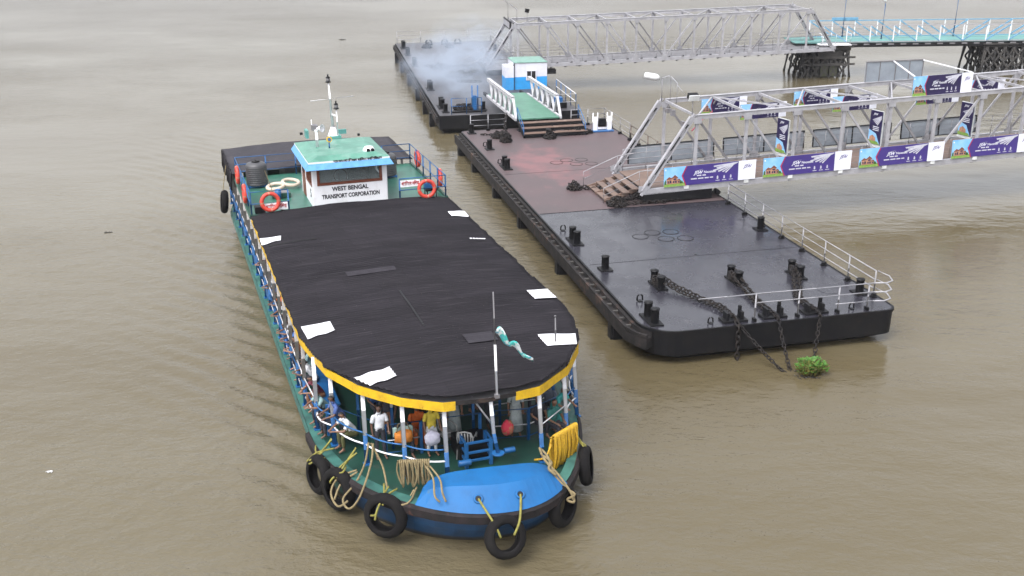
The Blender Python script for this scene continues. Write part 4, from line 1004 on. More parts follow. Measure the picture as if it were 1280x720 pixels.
def banner_parts(t, L, H, wfrac=.19, field='purple', portrait=False):
    """face in the local x-z plane looking to -y"""
    mb = MB(); mb.box((L/2, .015, H/2), (L, .03, H)); mb.build('backing_board', M['greysheet'], t)
    Lw = L*(1-wfrac); y = -.002
    if not portrait:
        mb = MB(); k = Lw*.30
        flat(mb, [(0,0),(Lw,0),(Lw,H),(0,H)], y); mb.build('colour_field', M[field], t)
        mb = MB(); chev = [(0,.0),(k*.96,0),(k*.78,H*.52),(k*.98,H),(0,H)]
        flat(mb, chev, y-.007); flat(mb, [(0,0),(k*.96,0),(k*.90,H*.17),(k*.5,H*.2),(0,H*.15)], y-.014, 1)
        for (x0, x1, z) in ((.02,.10,.30),(.60,.76,.28),(.72,.84,.22)): flat(mb, [(k*x0,H*.14),(k*x1,H*.14),(k*x1,H*z),(k*(x0*.4+x1*.6),H*(z+.07)),(k*x0,H*(z-.03))], y-.019, 5)
        flat(mb, [(k*.12,H*.14),(k*.12,H*.38),(k*.36,H*.38),(k*.36,H*.46),(k*.60,H*.46),(k*.60,H*.34),(k*.70,H*.34),(k*.70,H*.15)], y-.021, 2)
        flat(mb, [(k*.08,H*.37),(k*.22,H*.52),(k*.38,H*.44),(k*.38,H*.40)], y-.026, 6); flat(mb, [(k*.33,H*.45),(k*.48,H*.60),(k*.64,H*.45)], y-.026, 6); flat(mb, [(k*.58,H*.33),(k*.66,H*.40),(k*.74,H*.33)], y-.026, 6)
        for (x0, x1, z0, z1) in ((.16,.21,.20,.32),(.25,.32,.20,.33),(.40,.46,.19,.30),(.49,.56,.19,.30),(.42,.54,.35,.42),(.63,.68,.19,.28)): flat(mb, [(k*x0,H*z0),(k*x1,H*z0),(k*x1,H*z1),(k*x0,H*z1)], y-.028, 3)
        flat(mb, [(k*.04,H*.84),(k*.10,H*.84),(k*.10,H*.92),(k*.04,H*.92)], y-.014, 4)
        mb.build('house_picture', [M['bsky'], M['bgreen'], M['bhouse'], M['navy'], M['bwhite'], M['btree'], M['broof']], t)
        mb = MB(); flat(mb, [(k*.96,0),(k*1.0,0),(k*.83,H*.52),(k*1.02,H),(k*.98,H),(k*.78,H*.52)], y-.030); mb.build('crimson_edge', M['bred'], t)
        mb = MB()
        for (x0, z0, x1, z1, w) in ((.66,.88,.99,.97,.045),(.70,.79,.99,.96,.045),(.65,.66,.98,.95,.04),(.72,.60,.97,.93,.04),(.78,.55,.95,.9,.03),(.82,.50,.93,.84,.03)):
            flat(mb, [(Lw*x0, H*z0), (Lw*(x0+.012), H*(z0-w*1.6)), (Lw*x1, H*(z1-w)), (Lw*x1, H*z1)], y-.0085-.001*len(mb.f)/6)
        mb.build('silver_rays', M['bsilver'], t)
        a = place_text(JSW, t, Lw*.455, y-.012, H*.60, Lw*.13); place_text(NEO, t, Lw*.615, y-.012, H*.60, Lw*.16)
        mb = MB(); flat(mb, swoosh(Lw*.475, H*.66, Lw*.07), y-.010)
        for (x0, x1, z) in ((.44,.50,.42),(.515,.56,.42),(.36,.44,.27),(.455,.53,.27),(.545,.60,.27),(.615,.66,.27)): flat(mb, [(Lw*x0,H*z),(Lw*x1,H*z),(Lw*x1,H*(z+.06)),(Lw*x0,H*(z+.06))], y-.010)
        for x0 in (.71,.80,.89):
            flat(mb, [(Lw*x0,H*.18),(Lw*(x0+.02),H*.18),(Lw*(x0+.02),H*.30),(Lw*(x0+.01),H*.36),(Lw*x0,H*.30)], y-.010); flat(mb, [(Lw*(x0-.015),H*.09),(Lw*(x0+.04),H*.09),(Lw*(x0+.04),H*.12),(Lw*(x0-.015),H*.12)], y-.010)
        mb.build('small_marks', M['bsilver'], t)
        if wfrac > 0:
            mb = MB(); flat(mb, [(Lw,0),(L,-.0),(L+.03,H),(Lw+.01,H)], y-.009); mb.build('white_panel', M['bwhite'], t)
            place_text(JSWp, t, Lw+L*wfrac*.52, y-.018, H*.68, L*wfrac*.52)
            mb = MB(); flat(mb, swoosh(Lw+L*wfrac*.56, H*.74, L*wfrac*.26), y-.017); mb.build('logo_swoosh', M['purple'], t)
    else:
        mb = MB(); flat(mb, [(0,0),(L,0),(L,H),(0,H)], y); mb.build('colour_field', M[field], t)
        mb = MB(); flat(mb, [(0,.02),(L*.98,.02),(L*.6,H*.33),(0,H*.42)], y-.007); flat(mb, [(0,.02),(L*.98,.02),(L*.8,H*.1),(0,H*.12)], y-.014, 1); flat(mb, [(L*.12,H*.1),(L*.12,H*.22),(L*.35,H*.28),(L*.6,H*.2),(L*.62,H*.1)], y-.021, 2); mb.build('house_picture', [M['bsky'], M['bgreen'], M['bhouse']], t)
        mb = MB()
        for i in range(5): flat(mb, [(L*(.2+.1*i), H*(.72-.03*i)), (L*(.27+.1*i), H*(.70-.03*i)), (L*.95, H*(.86-.02*i)), (L*.95, H*(.89-.02*i))], y-.0085-.0012*i)
        mb.build('silver_rays', M['bsilver'], t)
        place_text(JSW, t, L*.42, y-.012, H*.90, L*.4)
        mb = MB(); 
        for z in (.52,.47,.42): flat(mb, [(L*.3,H*z),(L*.8,H*z),(L*.8,H*(z+.02)),(L*.3,H*(z+.02))], y-.010)
        mb.build('small_marks', M['bwhite'], t)
atilt = -atan2(GSL, 1)
b_long = thing('advertising_banner', 'x', 'banner', (0,0,0), 0, 'purple banners along the near side of the walkway'); banner_parts(b_long, 4.85, .98)
labs = ['long purple banner nearest the steps, leftmost on the near side of the walkway', 'second purple banner from the left on the near side of the walkway', 'third purple banner from the left on the near side of the walkway', 'purple banner at the right edge of the photo on the near side of the walkway']
first = True
for i, s in enumerate((1.0, 6.28, 11.6, 16.95)):
    b = b_long if i == 0 else copy_tree(b_long)
    p = gp(s, -.15, GZ0+GSL*s+.17); b.location = p; b.rotation_euler = (0, atilt, G_RZ); b['label'] = labs[i]
# brackets holding them are part of the gangway
mb = MB()
for s in (2.2, 5.4, 7.8, 10.6, 13.1, 15.9, 18.4): mb.box((s, -.12, GZ0+GSL*s+.12), (.25, .05, .26))
build_each(mb, 'banner_bracket', M['lamp'], gw)
# the boards along the far side show their backs
for i, (s0, s1) in enumerate(((.7,5.6),(6.1,10.9),(11.4,16.2),(16.8,21.6))):
    t = thing('banner_board', ['leftmost grey-backed board on the far side of the near walkway', 'second grey-backed board from the left on the far side of the near walkway', 'third grey-backed board from the left on the far side of the near walkway', 'rightmost grey-backed board on the far side of the near walkway'][i], 'banner', tuple(gp(s0, GW+.05, GZ0+GSL*s0+.25)), 0, 'boards along the far side of the walkway')
    t.rotation_euler = (0, atilt, G_RZ); L = s1-s0; mb = MB(); mb.box((L/2, .02, .5), (L, .03, 1.0)); mb.build('sheet', M['greysheet'], t)
    mb = MB()
    for x in (.03, L*.5, L-.03): mb.box((x, -.01, .5), (.06, .04, 1.0))
    for z in (.02, .98): mb.box((L/2, -.012, z), (L, .045, .05))
    mb.build('frame', M['black'], t)
# overhead signs hung from the top bracing
b_small = thing('overhead_banner', 'x', 'banner', (0,0,0), 0, 'banners hung inside the walkway truss'); banner_parts(b_small, 2.55, .78, .16, 'navy')
ol = ['overhead navy banner hung on the far truss, leftmost', 'overhead navy banner hung between the trusses, leftmost', 'overhead navy banner hung on the far truss above the second near banner', 'overhead navy banner hung between the trusses above the second near banner', 'overhead navy banner between the trusses, just right of the tall roof sign', 'overhead navy banner on the far truss at the right edge of the photo']
k = 0
def upz(s): return GZ0+GSL*s+3.5
for (s, y, dz) in ((4.6, GW-.25, -.75), (5.9, 2.1, -.78), (9.9, GW-.25, -.75), (11.1, 2.1, -.78), (16.0, 2.1, -.80), (19.6, 3.2, -.75)):
    b = b_small if k == 0 else copy_tree(b_small)
    b.location = gp(s, y, upz(s)+dz-.05); b.rotation_euler = (0, atilt, G_RZ); b['label'] = ol[k]; k += 1
b_port = thing('portrait_banner', 'x', 'banner', (0,0,0), 0, 'upright banners across the walkway'); banner_parts(b_port, .85, 1.75, 0, 'navy', True)
mb = MB(); mb.box((.43, .0, -.07), (.9, .06, .12)); mb.box((.43, .06, .875), (.9, .05, 1.8)); mb.build('frame', M['lamp'], b_port)
for k, s in enumerate((7.75, 13.05, 18.4)):
    b = b_port if k == 0 else copy_tree(b_port)
    b.location = gp(s, 1.55, GZ0+GSL*s+1.0); b.rotation_euler = (0, 0, G_RZ - radians(78)); b['label'] = ['upright navy banner on a post above the gap after the first near banner', 'upright navy banner on a post under the left end of the tall roof sign', 'upright navy banner on a post at the right, above the fourth near banner'][k]
# hoarding pair above the top chords
b = copy_tree(b_long); hz = GZ0+GSL*14.2+3.5+.12; b.location = gp(14.25, -.05, hz); b.rotation_euler = (0, atilt, G_RZ); b.scale = (.70, 1, 1.02); b.name = 'roof_sign'; b['label'] = 'purple sign standing on top of the near truss, facing the ferry'; b['group'] = 'signs on top of the walkway'
for ch in b.children:
    if ch.name.startswith('colour_field'): ch.data = ch.data.copy(); ch.data.materials[0] = M['navy']
t = thing('roof_sign', 'bare grey sheet sign standing on top of the far truss behind the purple roof sign', 'sign', tuple(gp(14.15, GW, GZ0+GSL*14.2+3.62)), G_RZ, 'signs on top of the walkway')
mb = MB(); mb.box((1.75, .02, .55), (3.5, .04, 1.06)); mb.build('sheet', M['greysheet'], t)
mb = MB()
for x in (.02, .85, 1.8, 2.65, 3.48): mb.bar((x, -.02, -.1), (x, -.02, 1.1), .035)
mb.bar((0, 0, 1.1), (3.5, 0, 1.1), .06); mb.build('frame', M['steeldark'], t)
mb = MB(); mb.bar((14.3, .0, GZ0+.4+3.5+1.12), (15.8, GW, GZ0+.4+3.5+1.2), .06); mb.bar((17.6, .0, GZ0+.5+3.5+1.1), (17.6, GW, GZ0+.5+3.5+1.1), .05); build_each(mb, 'sign_tie', M['white'], gw)

# ------------------------------------------------------------------ connecting ramp with girders, and its steps
ramp = thing('connecting_ramp', 'short green ramp between white girders joining the two pontoons', 'ramp', (*PONT0, 0), PONT_RZ)
mb = MB(); mb.slab([(1.3,3.5),(1.3,6.2),(-7.7,6.2),(-7.7,3.5)], 2.08, 2.16); mb.build('ramp_deck', M['rampgreen'], ramp)
mb = MB()
for v in (3.5, 4.85, 6.2): mb.bar((1.2, v, 2.0), (-9, v, 2.0), .14, .22)
mb.build('underframe', M['black'], ramp)
for v in (3.38, 6.32):
    mb = MB(); mb.bar((1.2, v, 2.1), (-7.4, v, 2.1), .16, .16); mb.bar((.35, v, 3.28), (-7.0, v, 3.28), .22, .1); mb.bar((.35, v, 3.4), (-7.0, v, 3.4), .22, .05)
    mb.build('girder_chord', M['girder'], ramp)
    for k in range(6):
        u = .35 - k*1.35 if k else .35
        a = (1.15, v, 2.15) if k == 0 else (.35-(k-.55)*1.35, v, 2.15)
        mb = MB(); mb.bar(a, (u, v, 3.3), .16, .09); mb.build('girder_strut', M['girder'], ramp)
        if k: mb = MB(); mb.bar((.35-(k-.55)*1.35, v, 2.15), (.35-(k-1)*1.35, v, 3.3), .13, .08); mb.build('girder_strut', M['steel'], ramp)
    mb = MB()
    for k in range(12): mb.box((.1-k*.6, v, 3.345), (.14, .16, .07))
    build_each(mb, 'girder_batten', M['black'], ramp)
for k in range(3):
    mb = MB(); mb.box((1.75+k*.55, 5.5-.25*(k>5), 1.98-k*.22), (.5, 4.1-.0*k, .06)); mb.box((2.0+k*.55, 5.5, 1.90-k*.22), (.05, 4.1, .16), mi=1); mb.build('step', [M['brown'], M['black']], ramp)
mb = MB()
for v in (3.45, 5.5, 7.5): mb.bar((1.4, v, 1.95), (3.1, v, 1.36), .1, .2)
build_each(mb, 'stair_frame', M['black'], ramp)
mb = MB()
for v in (3.42, 7.45): mb.tube([(3.0, v, 1.3), (3.0, v, 2.0), (1.3, v, 2.9)], .025, 6); mb.tube([(1.3, v, 2.0), (1.3, v, 2.9)], .025, 6); mb.tube([(3.0, v, 1.65), (1.3, v, 2.5)], .02, 6)
mb.build('stair_rail', M['blue'], ramp)

# ------------------------------------------------------------------ far pontoon
far = thing('far_pontoon', 'farther dark pontoon with the blue and white hut, partly veiled by smoke', 'pontoon', (*FAR0, 0), FAR_RZ)
# u = 0 is its near end, u negative goes away
P = [(-37, .0), (-37, 9.9), (0, 9.9), (0, 0)]
def ring4(d, z): return [(-37+d, d, z), (-37+d, 9.9-d, z), (-d, 9.9-d, z), (-d, d, z)]
mb = MB(); loft([ring4(.9, -.5), ring4(.3, .1), ring4(0, .35), ring4(0, 1.27)], mb); mb.build('hull', M['black'], far)
mb = MB(); mb.slab([(-36.95,.05),(-36.95,9.85),(-.05,9.85),(-.05,.05)], 1.24, 1.3); mb.build('deck', mat('far_deck_paint', (.06,.057,.062), .5, (.045,.042,.045), .5, (.35,.65), c3=(.09,.075,.07), s3=1.5), far)
mb = MB(); mb.box((-18.5, -.12, .9), (36.6, .22, .32)); mb.box((-18.5, -.12, 1.15), (36.6, .1, .1)); mb.build('fender_beam', M['fender'], far)
for u in (-2.9, -7.5, -13, -20, -27, -33): mb = MB(); mb.box((u, -.2, .3), (.5,.35,1.3)); mb.build('fender_post', M['black'], far)
for u in (-3.0, -10.4, -22.5, -29, -33.5): bollard(far, u, .55, True, s=1.15)
for (u, v) in ((-1.2,.6),(-1.5,3.3),(-30,9)): bollard(far, u, v, False)
prail(far, [(-36.7, .2), (-36.7, 9.7)], h=1.2, levels=3, step=2.4, foot=False, r=.022); 
prail(far, [(-.3,.9), (-.3,3.0)], h=1.1, levels=2, step=1.3, foot=False, m='blue', m2='blue'); prail(far, [(-.3,7.2), (-.3,9.7), (-6.5,9.7)], h=1.1, levels=2, step=1.6, foot=False, m='blue', m2='white')
prail(far, [(-14,9.7), (-36.5,9.7)], h=1.1, levels=3, step=2.4, foot=False, r=.02)
mb = MB(); mb.box((-1.7, 2.7, 1.8), (.4,.3,1.0)); mb.tube([(-1.7,2.55,1.3),(-1.7,2.55,3.0)], .05, 7); mb.tube([(-1.7,2.95,1.3),(-1.7,2.95,3.0)], .05, 7); mb.box((-1.2, 8.6, 1.7), (.5,.6,.7)); build_each(mb, 'rope_winch', M['blue'], far)
mb = MB(); mb.box((-.9, 2.2, 1.36), (.3, 2.4, .08)); mb.box((-1.3, 8.7, 1.5), (.8,1.0,.4)); build_each(mb, 'deck_gear', M['black'], far)
for v in (3.2, 4.8, 6.1):
    mb = MB(); mb.tube([(-35.2, v-.35, 1.3), (-35.2, v-.35, 1.8), (-35.2, v-.15, 2.0)], .10, 8); mb.tube([(-35.2, v+.35, 1.3), (-35.2, v+.35, 1.8), (-35.2, v+.15, 2.0)], .10, 8); mb.box((-35.2, v, 1.4), (.5, 1.0, .2)); mb.v = [((x+35.2)*.75-35.2, (y-v)*.75+v, (q-1.3)*.7+1.3) for x, y, q in mb.v]; mb.build('chain_fairlead', M['black'], far)
heap('chain_heap', 'black chain drawn from the leftmost fairlead at the far end of the smoky pontoon', qp, -33.2, 2.8, .5, .4, .4, 70, 21, [[(0,0,.1),(-1.9,.4,.3)]], s=1.2)
heap('chain_heap', 'black chain drawn from the middle fairlead at the far end of the smoky pontoon', qp, -33.0, 5.0, .5, .3, .4, 60, 22, [[(0,0,.1),(-2.1,-.2,.3)]], s=1.2)
heap('chain_heap', 'nearer black chain heap beside the foot of the far walkway', qp, -15.6, 3.4, .7, .9, .5, 170, 23, [[(0,.3,.2),(-.8,1.6,.3),(-1.2,3.2,.4)]], s=1.2)
heap('chain_heap', 'farther chain laid across the deck towards the foot of the far walkway', qp, -20.5, 2.6, .8, .8, .4, 120, 24, [[(0,0,.1),(.3,1.5,.2),(1.2,3.0,.3)], [(-.5,0,.1),(-1.0,-1.4,.1)]], s=1.2)
heap('chain_heap', 'chain heap by the blue rail at the near corner of the smoky pontoon', qp, -1.9, 2.0, .5, .8, .4, 110, 25, s=1.1)
mb = MB()
for k in range(4): mb.torus((-13.4+.12*k, 3.9+.35*k-.4, 1.34), .45, .035, n=20, m=6)
tag(mb.build('rope_coil', M['chain']), 'flat rings of dark rope on the smoky pontoon deck near the white girders', 'rope'); bpy.data.objects['rope_coil'].location = (*FAR0, 0); bpy.data.objects['rope_coil'].rotation_euler = (0,0,FAR_RZ)
# ticket hut
hut = thing('ticket_hut', 'small hut, white above and blue below, with a barred window and pale green roof', 'hut', tuple(qp(-8.9, 6.2, 1.3)), FAR_RZ)
mb = MB()
def two(mb, x0, x1, y0, y1, z1, zs=.95):
    mb.box(((x0+x1)/2, (y0+y1)/2, zs/2), (x1-x0, y1-y0, zs), mi=1); mb.box(((x0+x1)/2, (y0+y1)/2, (zs+z1)/2), (x1-x0, y1-y0, z1-zs), mi=0)
two(mb, -2.6, 0, .72, 3.3, 2.02); mb.build('wall', [M['hutwhite'], M['hutblue']], hut)
mb = MB(); two(mb, -1.4, .14, 0, .66, 1.78); mb.build('side_cabin', [M['hutwhite'], M['hutblue']], hut)
mb = MB(); mb.slab([(-2.65,.7),(.05,.7),(.05,3.33),(-2.65,3.33)], 2.02, 2.07); mb.add([(-2.65,.7,2.07),(.05,.7,2.07),(.05,3.33,2.07),(-2.65,3.33,2.07),(-2.3,.9,2.16),(-.25,.9,2.16),(-.25,3.1,2.16),(-2.3,3.1,2.16)], [(0,1,5,4),(1,2,6,5),(2,3,7,6),(3,0,4,7),(4,5,6,7)]); mb.build('roof', mat('hut_roof_green', (.17,.30,.25), .5), hut)
mb = MB()
for (y, z, dy, dz) in ((2.05,1.42,.8,.07),(2.05,.72,.8,.07),(1.68,1.07,.07,.76),(2.42,1.07,.07,.76)): mb.box((.03, y, z), (.07, dy, dz))
mb.box((.035, 2.05, 1.07), (.05, .05, .7)); w = mb.build('window', M['hutwhite'], hut)
mb = MB(); mb.box((.012, 2.05, 1.07), (.02, .7, .66)); mb.build('pane', M['dark'], w)
mb = MB()
for i in range(6): mb.tube([(.05, 1.78+.11*i, .75), (.05, 1.78+.11*i, 1.4)], .01, 4)
mb.build('window_bars', M['blackpaint'], w)
mb = MB(); mb.box((.05, .69, 1.0), (.12, .06, 2.0)); mb.build('door_post', M['black'], hut)
# far gangway
FA = Vector((-1.88, 88.79)); FH = -.15
fg = truss('truss_gangway', 'farther pale truss walkway without banners, rising from the smoky pontoon', (FA.x, FA.y), FH, 12, 2.5, 3.9, 3.4, 1.95, .026, 'steeldark')
def fgp(s, y, z=0):
    p = FA + Vector((cos(FH), -sin(FH)))*s + Vector((sin(FH), cos(FH)))*y; return Vector((p.x, p.y, z))
F_RZ = atan2(-sin(FH), cos(FH))
for k in range(4):
    mb = MB(); mb.box((-.3-k*.4, 2.0, 1.95-k*.18), (.34, 3.0, .06)); mb.build('step', M['timber'], fg)
mb = MB(); mb.box((1.2, 2, 1.6), (2.6, 3.6, .5)); mb.box((4.2, .3, 1.55), (3, .8, .35)); mb.build('bearing_block', M['black'], fg)
mb = MB()
for y in (.2, 3.6): mb.tube([(-1.7, y, 1.35), (-1.7, y, 2.2), (0, y, 3.0)], .035, 6); mb.tube([(-1.7, y, 1.75), (0, y, 2.5)], .03, 6)
mb.build('stair_handrail', M['steel'], fg)
mb = MB(); mb.box((1.9, 1.95, 5.35), (.1, 3.6, .65)); mb.box((1.84, 1.95, 5.35), (.04, 3.3, .42), mi=1); mb.build('portal_plate', [M['black'], M['steel']], fg)
mb = MB()
for k in range(24): 
    s = 1.6+k*1.2; mb.bar((s, -.06, 1.9+.026*s-.12), (s+.7, -.06, 1.9+.026*s+.22), .05, .16)
build_each(mb, 'side_stripe', M['black'], fg)
t = thing('floodlight', 'twin floodlights on bent tubes above the portal of the far walkway', 'light', tuple(fgp(2.2, 3.4, 5.5)), F_RZ)
mb = MB(); mb.tube([(0,0,0), (0,0,1.3), (-.9,.4,2.1)], .035, 6); mb.tube([(.6,-1,0), (.6,-1,.9), (.1,-.4,1.3)], .035, 6); mb.tube([(1.2,-2.6,.1), (1.2,-2.6,.8)], .035, 6); mb.build('bracket', M['steeldark'], t)
mb = MB(); mb.lathe((-1.0,.4,2.1), [(.001,-.3),(.12,-.2),(.12,.2),(.001,.3)], 10, ax=(1,-.3,-.2)); mb.build('lamp_head', M['steeldark'], t)
mb = MB(); mb.box((1.2,-2.6,.95), (.34,.2,.3), ry=.2); mb.build('lamp_head', M['black'], t)

# ------------------------------------------------------------------ timber trestles and the pier
def trestle(loc, lab, lx, ly, top, nx_, ny_, skirt=False, rz=0):
    t = thing('pier_trestle', lab, 'trestle', loc, rz, 'dark trestles carrying the pier')
    rg = random.Random(int(loc[0]*10))
    for i in range(nx_):
        for j in range(ny_):
            x = -lx/2 + lx*i/(nx_-1); y = -ly/2 + ly*j/(ny_-1); sp = 1.22 if i in (0, nx_-1) else 1.04
            mb = MB(); mb.tube([(x*sp, y*1.1, -1), (x, y, top-.3)], .19, 7); mb.build('pile', M['timber'], t)
    for j in range(ny_):
        y = -ly/2 + ly*j/(ny_-1) - .18
        for i in range(nx_-1):
            x0 = -lx/2 + lx*i/(nx_-1); x1 = x0 + lx/(nx_-1); mb = MB()
            for (a, b) in ((0, 1), (1, 2)):
                za = .05 + a*(top-.5)/2; zb = .05 + b*(top-.5)/2
                mb.bar((x0, y, za), (x1, y, zb), .09, .14); mb.bar((x1, y, za), (x0, y, zb), .09, .14)
            mb.build('cross_brace', M['timber'], t)
    mb = MB()
    for j in range(ny_): mb.box((0, -ly/2+ly*j/(ny_-1), top-.15), (lx+.5, .3, .3))
    for i in range(nx_): mb.box((-lx/2+lx*i/(nx_-1), 0, top-.42), (.28, ly+.5, .25))
    mb.build('cap_beam', M['timber'], t)
    mb = MB(); mb.box((0, 0, top-.0), (lx+.9, ly+.7, .10)); mb.build('platform', M['timber'], t)
    if skirt:
        mb = MB()
        for z in (top-.9, top-1.5): mb.box((.3, -ly/2-.28, z), (lx*.72, .14, .22)); mb.box((.3, -ly/2-.2, z), (lx+.8, .1, .16))
        mb.box((.4, -ly/2-.15, top-.6), (lx*.55, .2, .5)); build_each(mb, 'fender_timber', M['timber'], t)
        mb = MB(); mb.box((.35, -ly/2-.1, .6), (1.6, .2, 1.0)); mb.build('mossy_panel', mat('moss_timber', (.06,.065,.03), .9, (.03,.03,.02), 3), t)
    return t
trestle((27.6, 97.2, 0), 'dark timber trestle where the far walkway meets the blue pier', 4.0, 3.8, 2.65, 6, 4, True, .07)
trestle((44.2, 98.2, 0), 'dark timber trestle under the blue pier at the right edge of the photo', 4.2, 3.8, 2.75, 6, 4, False, .07)
pr = thing('pier_bridge', 'long footbridge with blue and white lattice railings and teal floor running off to the right', 'bridge', (27.0, 95.2, 0), .05)
PL = 34.0
mb = MB(); mb.box((PL/2, 0.0, 2.78), (PL, .2, .34)); mb.box((PL/2, 3.9, 2.78), (PL, .2, .34)); mb.box((PL/2, 1.95, 2.74), (PL, 3.6, .1)); mb.build('deck_beam', M['black'], pr)
mb = MB(); mb.box((PL/2-1, 1.95, 2.99), (PL+2, 3.7, .07)); mb.build('teal_floor', mat('teal_floor', (.10,.26,.24), .55, (.08,.2,.18), 1), pr)
mb = MB()
for k in range(int(PL/1.1)): mb.box((1+k*1.1, -.03, 2.86), (.5, .22, .12))
build_each(mb, 'beam_stud', M['steeldark'], pr)
for y in (0, 3.9):
    mb = MB(); mb.bar((.2, y, 4.45), (PL, y, 4.45), .08, .08); mb.bar((.2, y, 3.05), (PL, y, 3.05), .07, .07); mb.build('rail_chord', M['palecyan'] if y else M['steel'], pr)
    n = 16
    for i in range(n+1):
        x = .4+i*(PL-.6)/n; mb = MB(); mb.bar((x, y, 3.05), (x, y, 4.45), .09, .07); mb.build('rail_vertical', M['white'], pr)
        if i < n:
            dx = (PL-.6)/n; a, b = (x, x+dx) if i < 6 else (x+dx, x); mb = MB(); mb.bar((a, y, 4.4), (b, y, 3.1), .12, .10); mb.build('rail_diagonal', M['palecyan'], pr)
    mb = MB()
    for z in (3.4, 3.75, 4.1): mb.tube([(.2, y, z), (PL, y, z)], .02, 5)
    mb.build('rail_wires', M['steel'], pr)
mb = MB(); mb.box((3.6, 3.9, 4.6), (2.4, .15, .25)); mb.build('name_panel', M['palecyan'], pr)
mb = MB(); 
for z in (3.35, 3.85): mb.tube([(.0,-.8,z),(2.6,-.8,z)], .03, 6)
for x in (0, 1.3, 2.6): mb.tube([(x,-.8,2.9),(x,-.8,3.85)], .03, 6)
mb.tube([(0,-.8,3.85),(0,.0,3.85)], .03, 6); mb.tube([(2.6,-.8,3.85),(2.6,.0,3.85)], .03, 6); mb.box((1.3,-.4,2.92), (2.8,.9,.08)); mb.build('side_landing', M['white'], pr)
for i, (x, y, h, lab) in enumerate(((30.2, 99.0, 2.6, 'left tall blue lamp post on the pier, with a thin curved arm'), (33.3, 97.6, 1.9, 'shorter blue lamp post with a white lamp head on the pier'), (40.4, 99.2, 2.5, 'right tall blue lamp post on the pier, with a curved arm'))):
    t = thing('street_lamp', lab, 'street lamp', (x, y, 3.0), 0, 'lamp posts on the pier')
    mb = MB(); mb.tube([(0,0,0), (.06,0,1.2+h)], [.07,.045], 8); mb.build('post', M['blue'], t)
    mb = MB(); mb.tube([(.06,0,1.2+h), (.15,0,1.35+h), (.5,0,1.5+h), (.85,0,1.55+h)] if i != 1 else [(.06,0,1.2+h),(.0,0,1.4+h)], .03, 6); mb.build('arm', M['steel'], t)
    mb = MB(); mb.lathe((.95 if i != 1 else -.1, 0, 1.54+h), [(.001,-.3),(.09,-.2),(.11,.1),(.001,.3)], 10, ax=(1,0,.1 if i != 1 else -.7)); mb.build('lamp_head', M['lamp'] if i == 1 else M['steeldark'], t)
# ------------------------------------------------------------------ things on and round the ferry
def wdir(du, dw): # ferry direction -> world
    a = fp(du, dw) - fp(0, 0); return a
def at_ferry(name, lab, cat, u, w, z, grp=None, rz=0): return thing(name, lab, cat, tuple(fp(u, w, z)), FERRY_RZ+rz, grp)
# tyres
def tyre_mesh():
    mb = MB(); prof = []
    R, r = .42, .155
    pts = []
    for k in range(18):
        a = 2*pi*k/18
        if abs(a-pi) < .75: continue
        pts.append((R + r*cos(a)*1.0, r*1.05*sin(a)))
    # open section (the tread, two side walls, the beads), made thick below
    n = 40; vs = []
    order = sorted(range(len(pts)), key=lambda i: atan2(pts[i][1], pts[i][0]-R))
    pts = [pts[i] for i in order]
    inner = [(R + (p[0]-R)*.82, p[1]*.84) for p in pts]
    loop = pts + inner[::-1]; m = len(loop)
    for i in range(n):
        a = 2*pi*i/n
        for k, (rr, z) in enumerate(loop):
            g = .010 if (k < len(pts) and i % 2 and abs(z) < .12 and rr > R) else 0
            vs.append(((rr-g)*cos(a), (rr-g)*sin(a), z))
    mb.add(vs, [(i*m+k, ((i+1)%n)*m+k, ((i+1)%n)*m+(k+1)%m, i*m+(k+1)%m) for i in range(n) for k in range(m)], 0, True)
    return mb.mesh('tyre', M['rubber'])
TY = tyre_mesh()
tl = [(16.85,-4.38,.75,-70,'tyre hung on the port bow, the one nearest the seated passengers', 1.0), (17.75,-4.0,.72,-60,'tyre hung on the port bow, second from the passengers', 1.08), (19.6,-3.12,.82,-40,'tyre hung on the port bow beside the coiled tan rope', 1.08), (21.5,-.5,.78,6,'tyre hung at the very bow under the two holes of the blue cover', .98), (20.55,1.42,.72,38,'tyre hung on the starboard bow by a knotted pale rope', 1.02), (18.95,2.75,.8,62,'tyre hung upright on the starboard side beside the yellow rope', 1.0), (-8.9,-4.62,1.7,-90,'small tyre hung far aft on the port side below the tarpaulin', 1.0)]
for i, (u, w, z, a, lab, sc) in enumerate(tl):
    o = link('boat_fender', TY); tag(o, lab, 'fender', 'tyres hung round the ferry as fenders'); a = radians(a)
    d = wdir(cos(a), sin(a)).normalized(); d = (d + Vector((0,0,.12 if i != 3 else .45))).normalized()
    o.location = fp(u, w, z); o.rotation_euler = d.to_track_quat('Z', 'Y').to_euler(); o.scale = (sc, sc, sc)
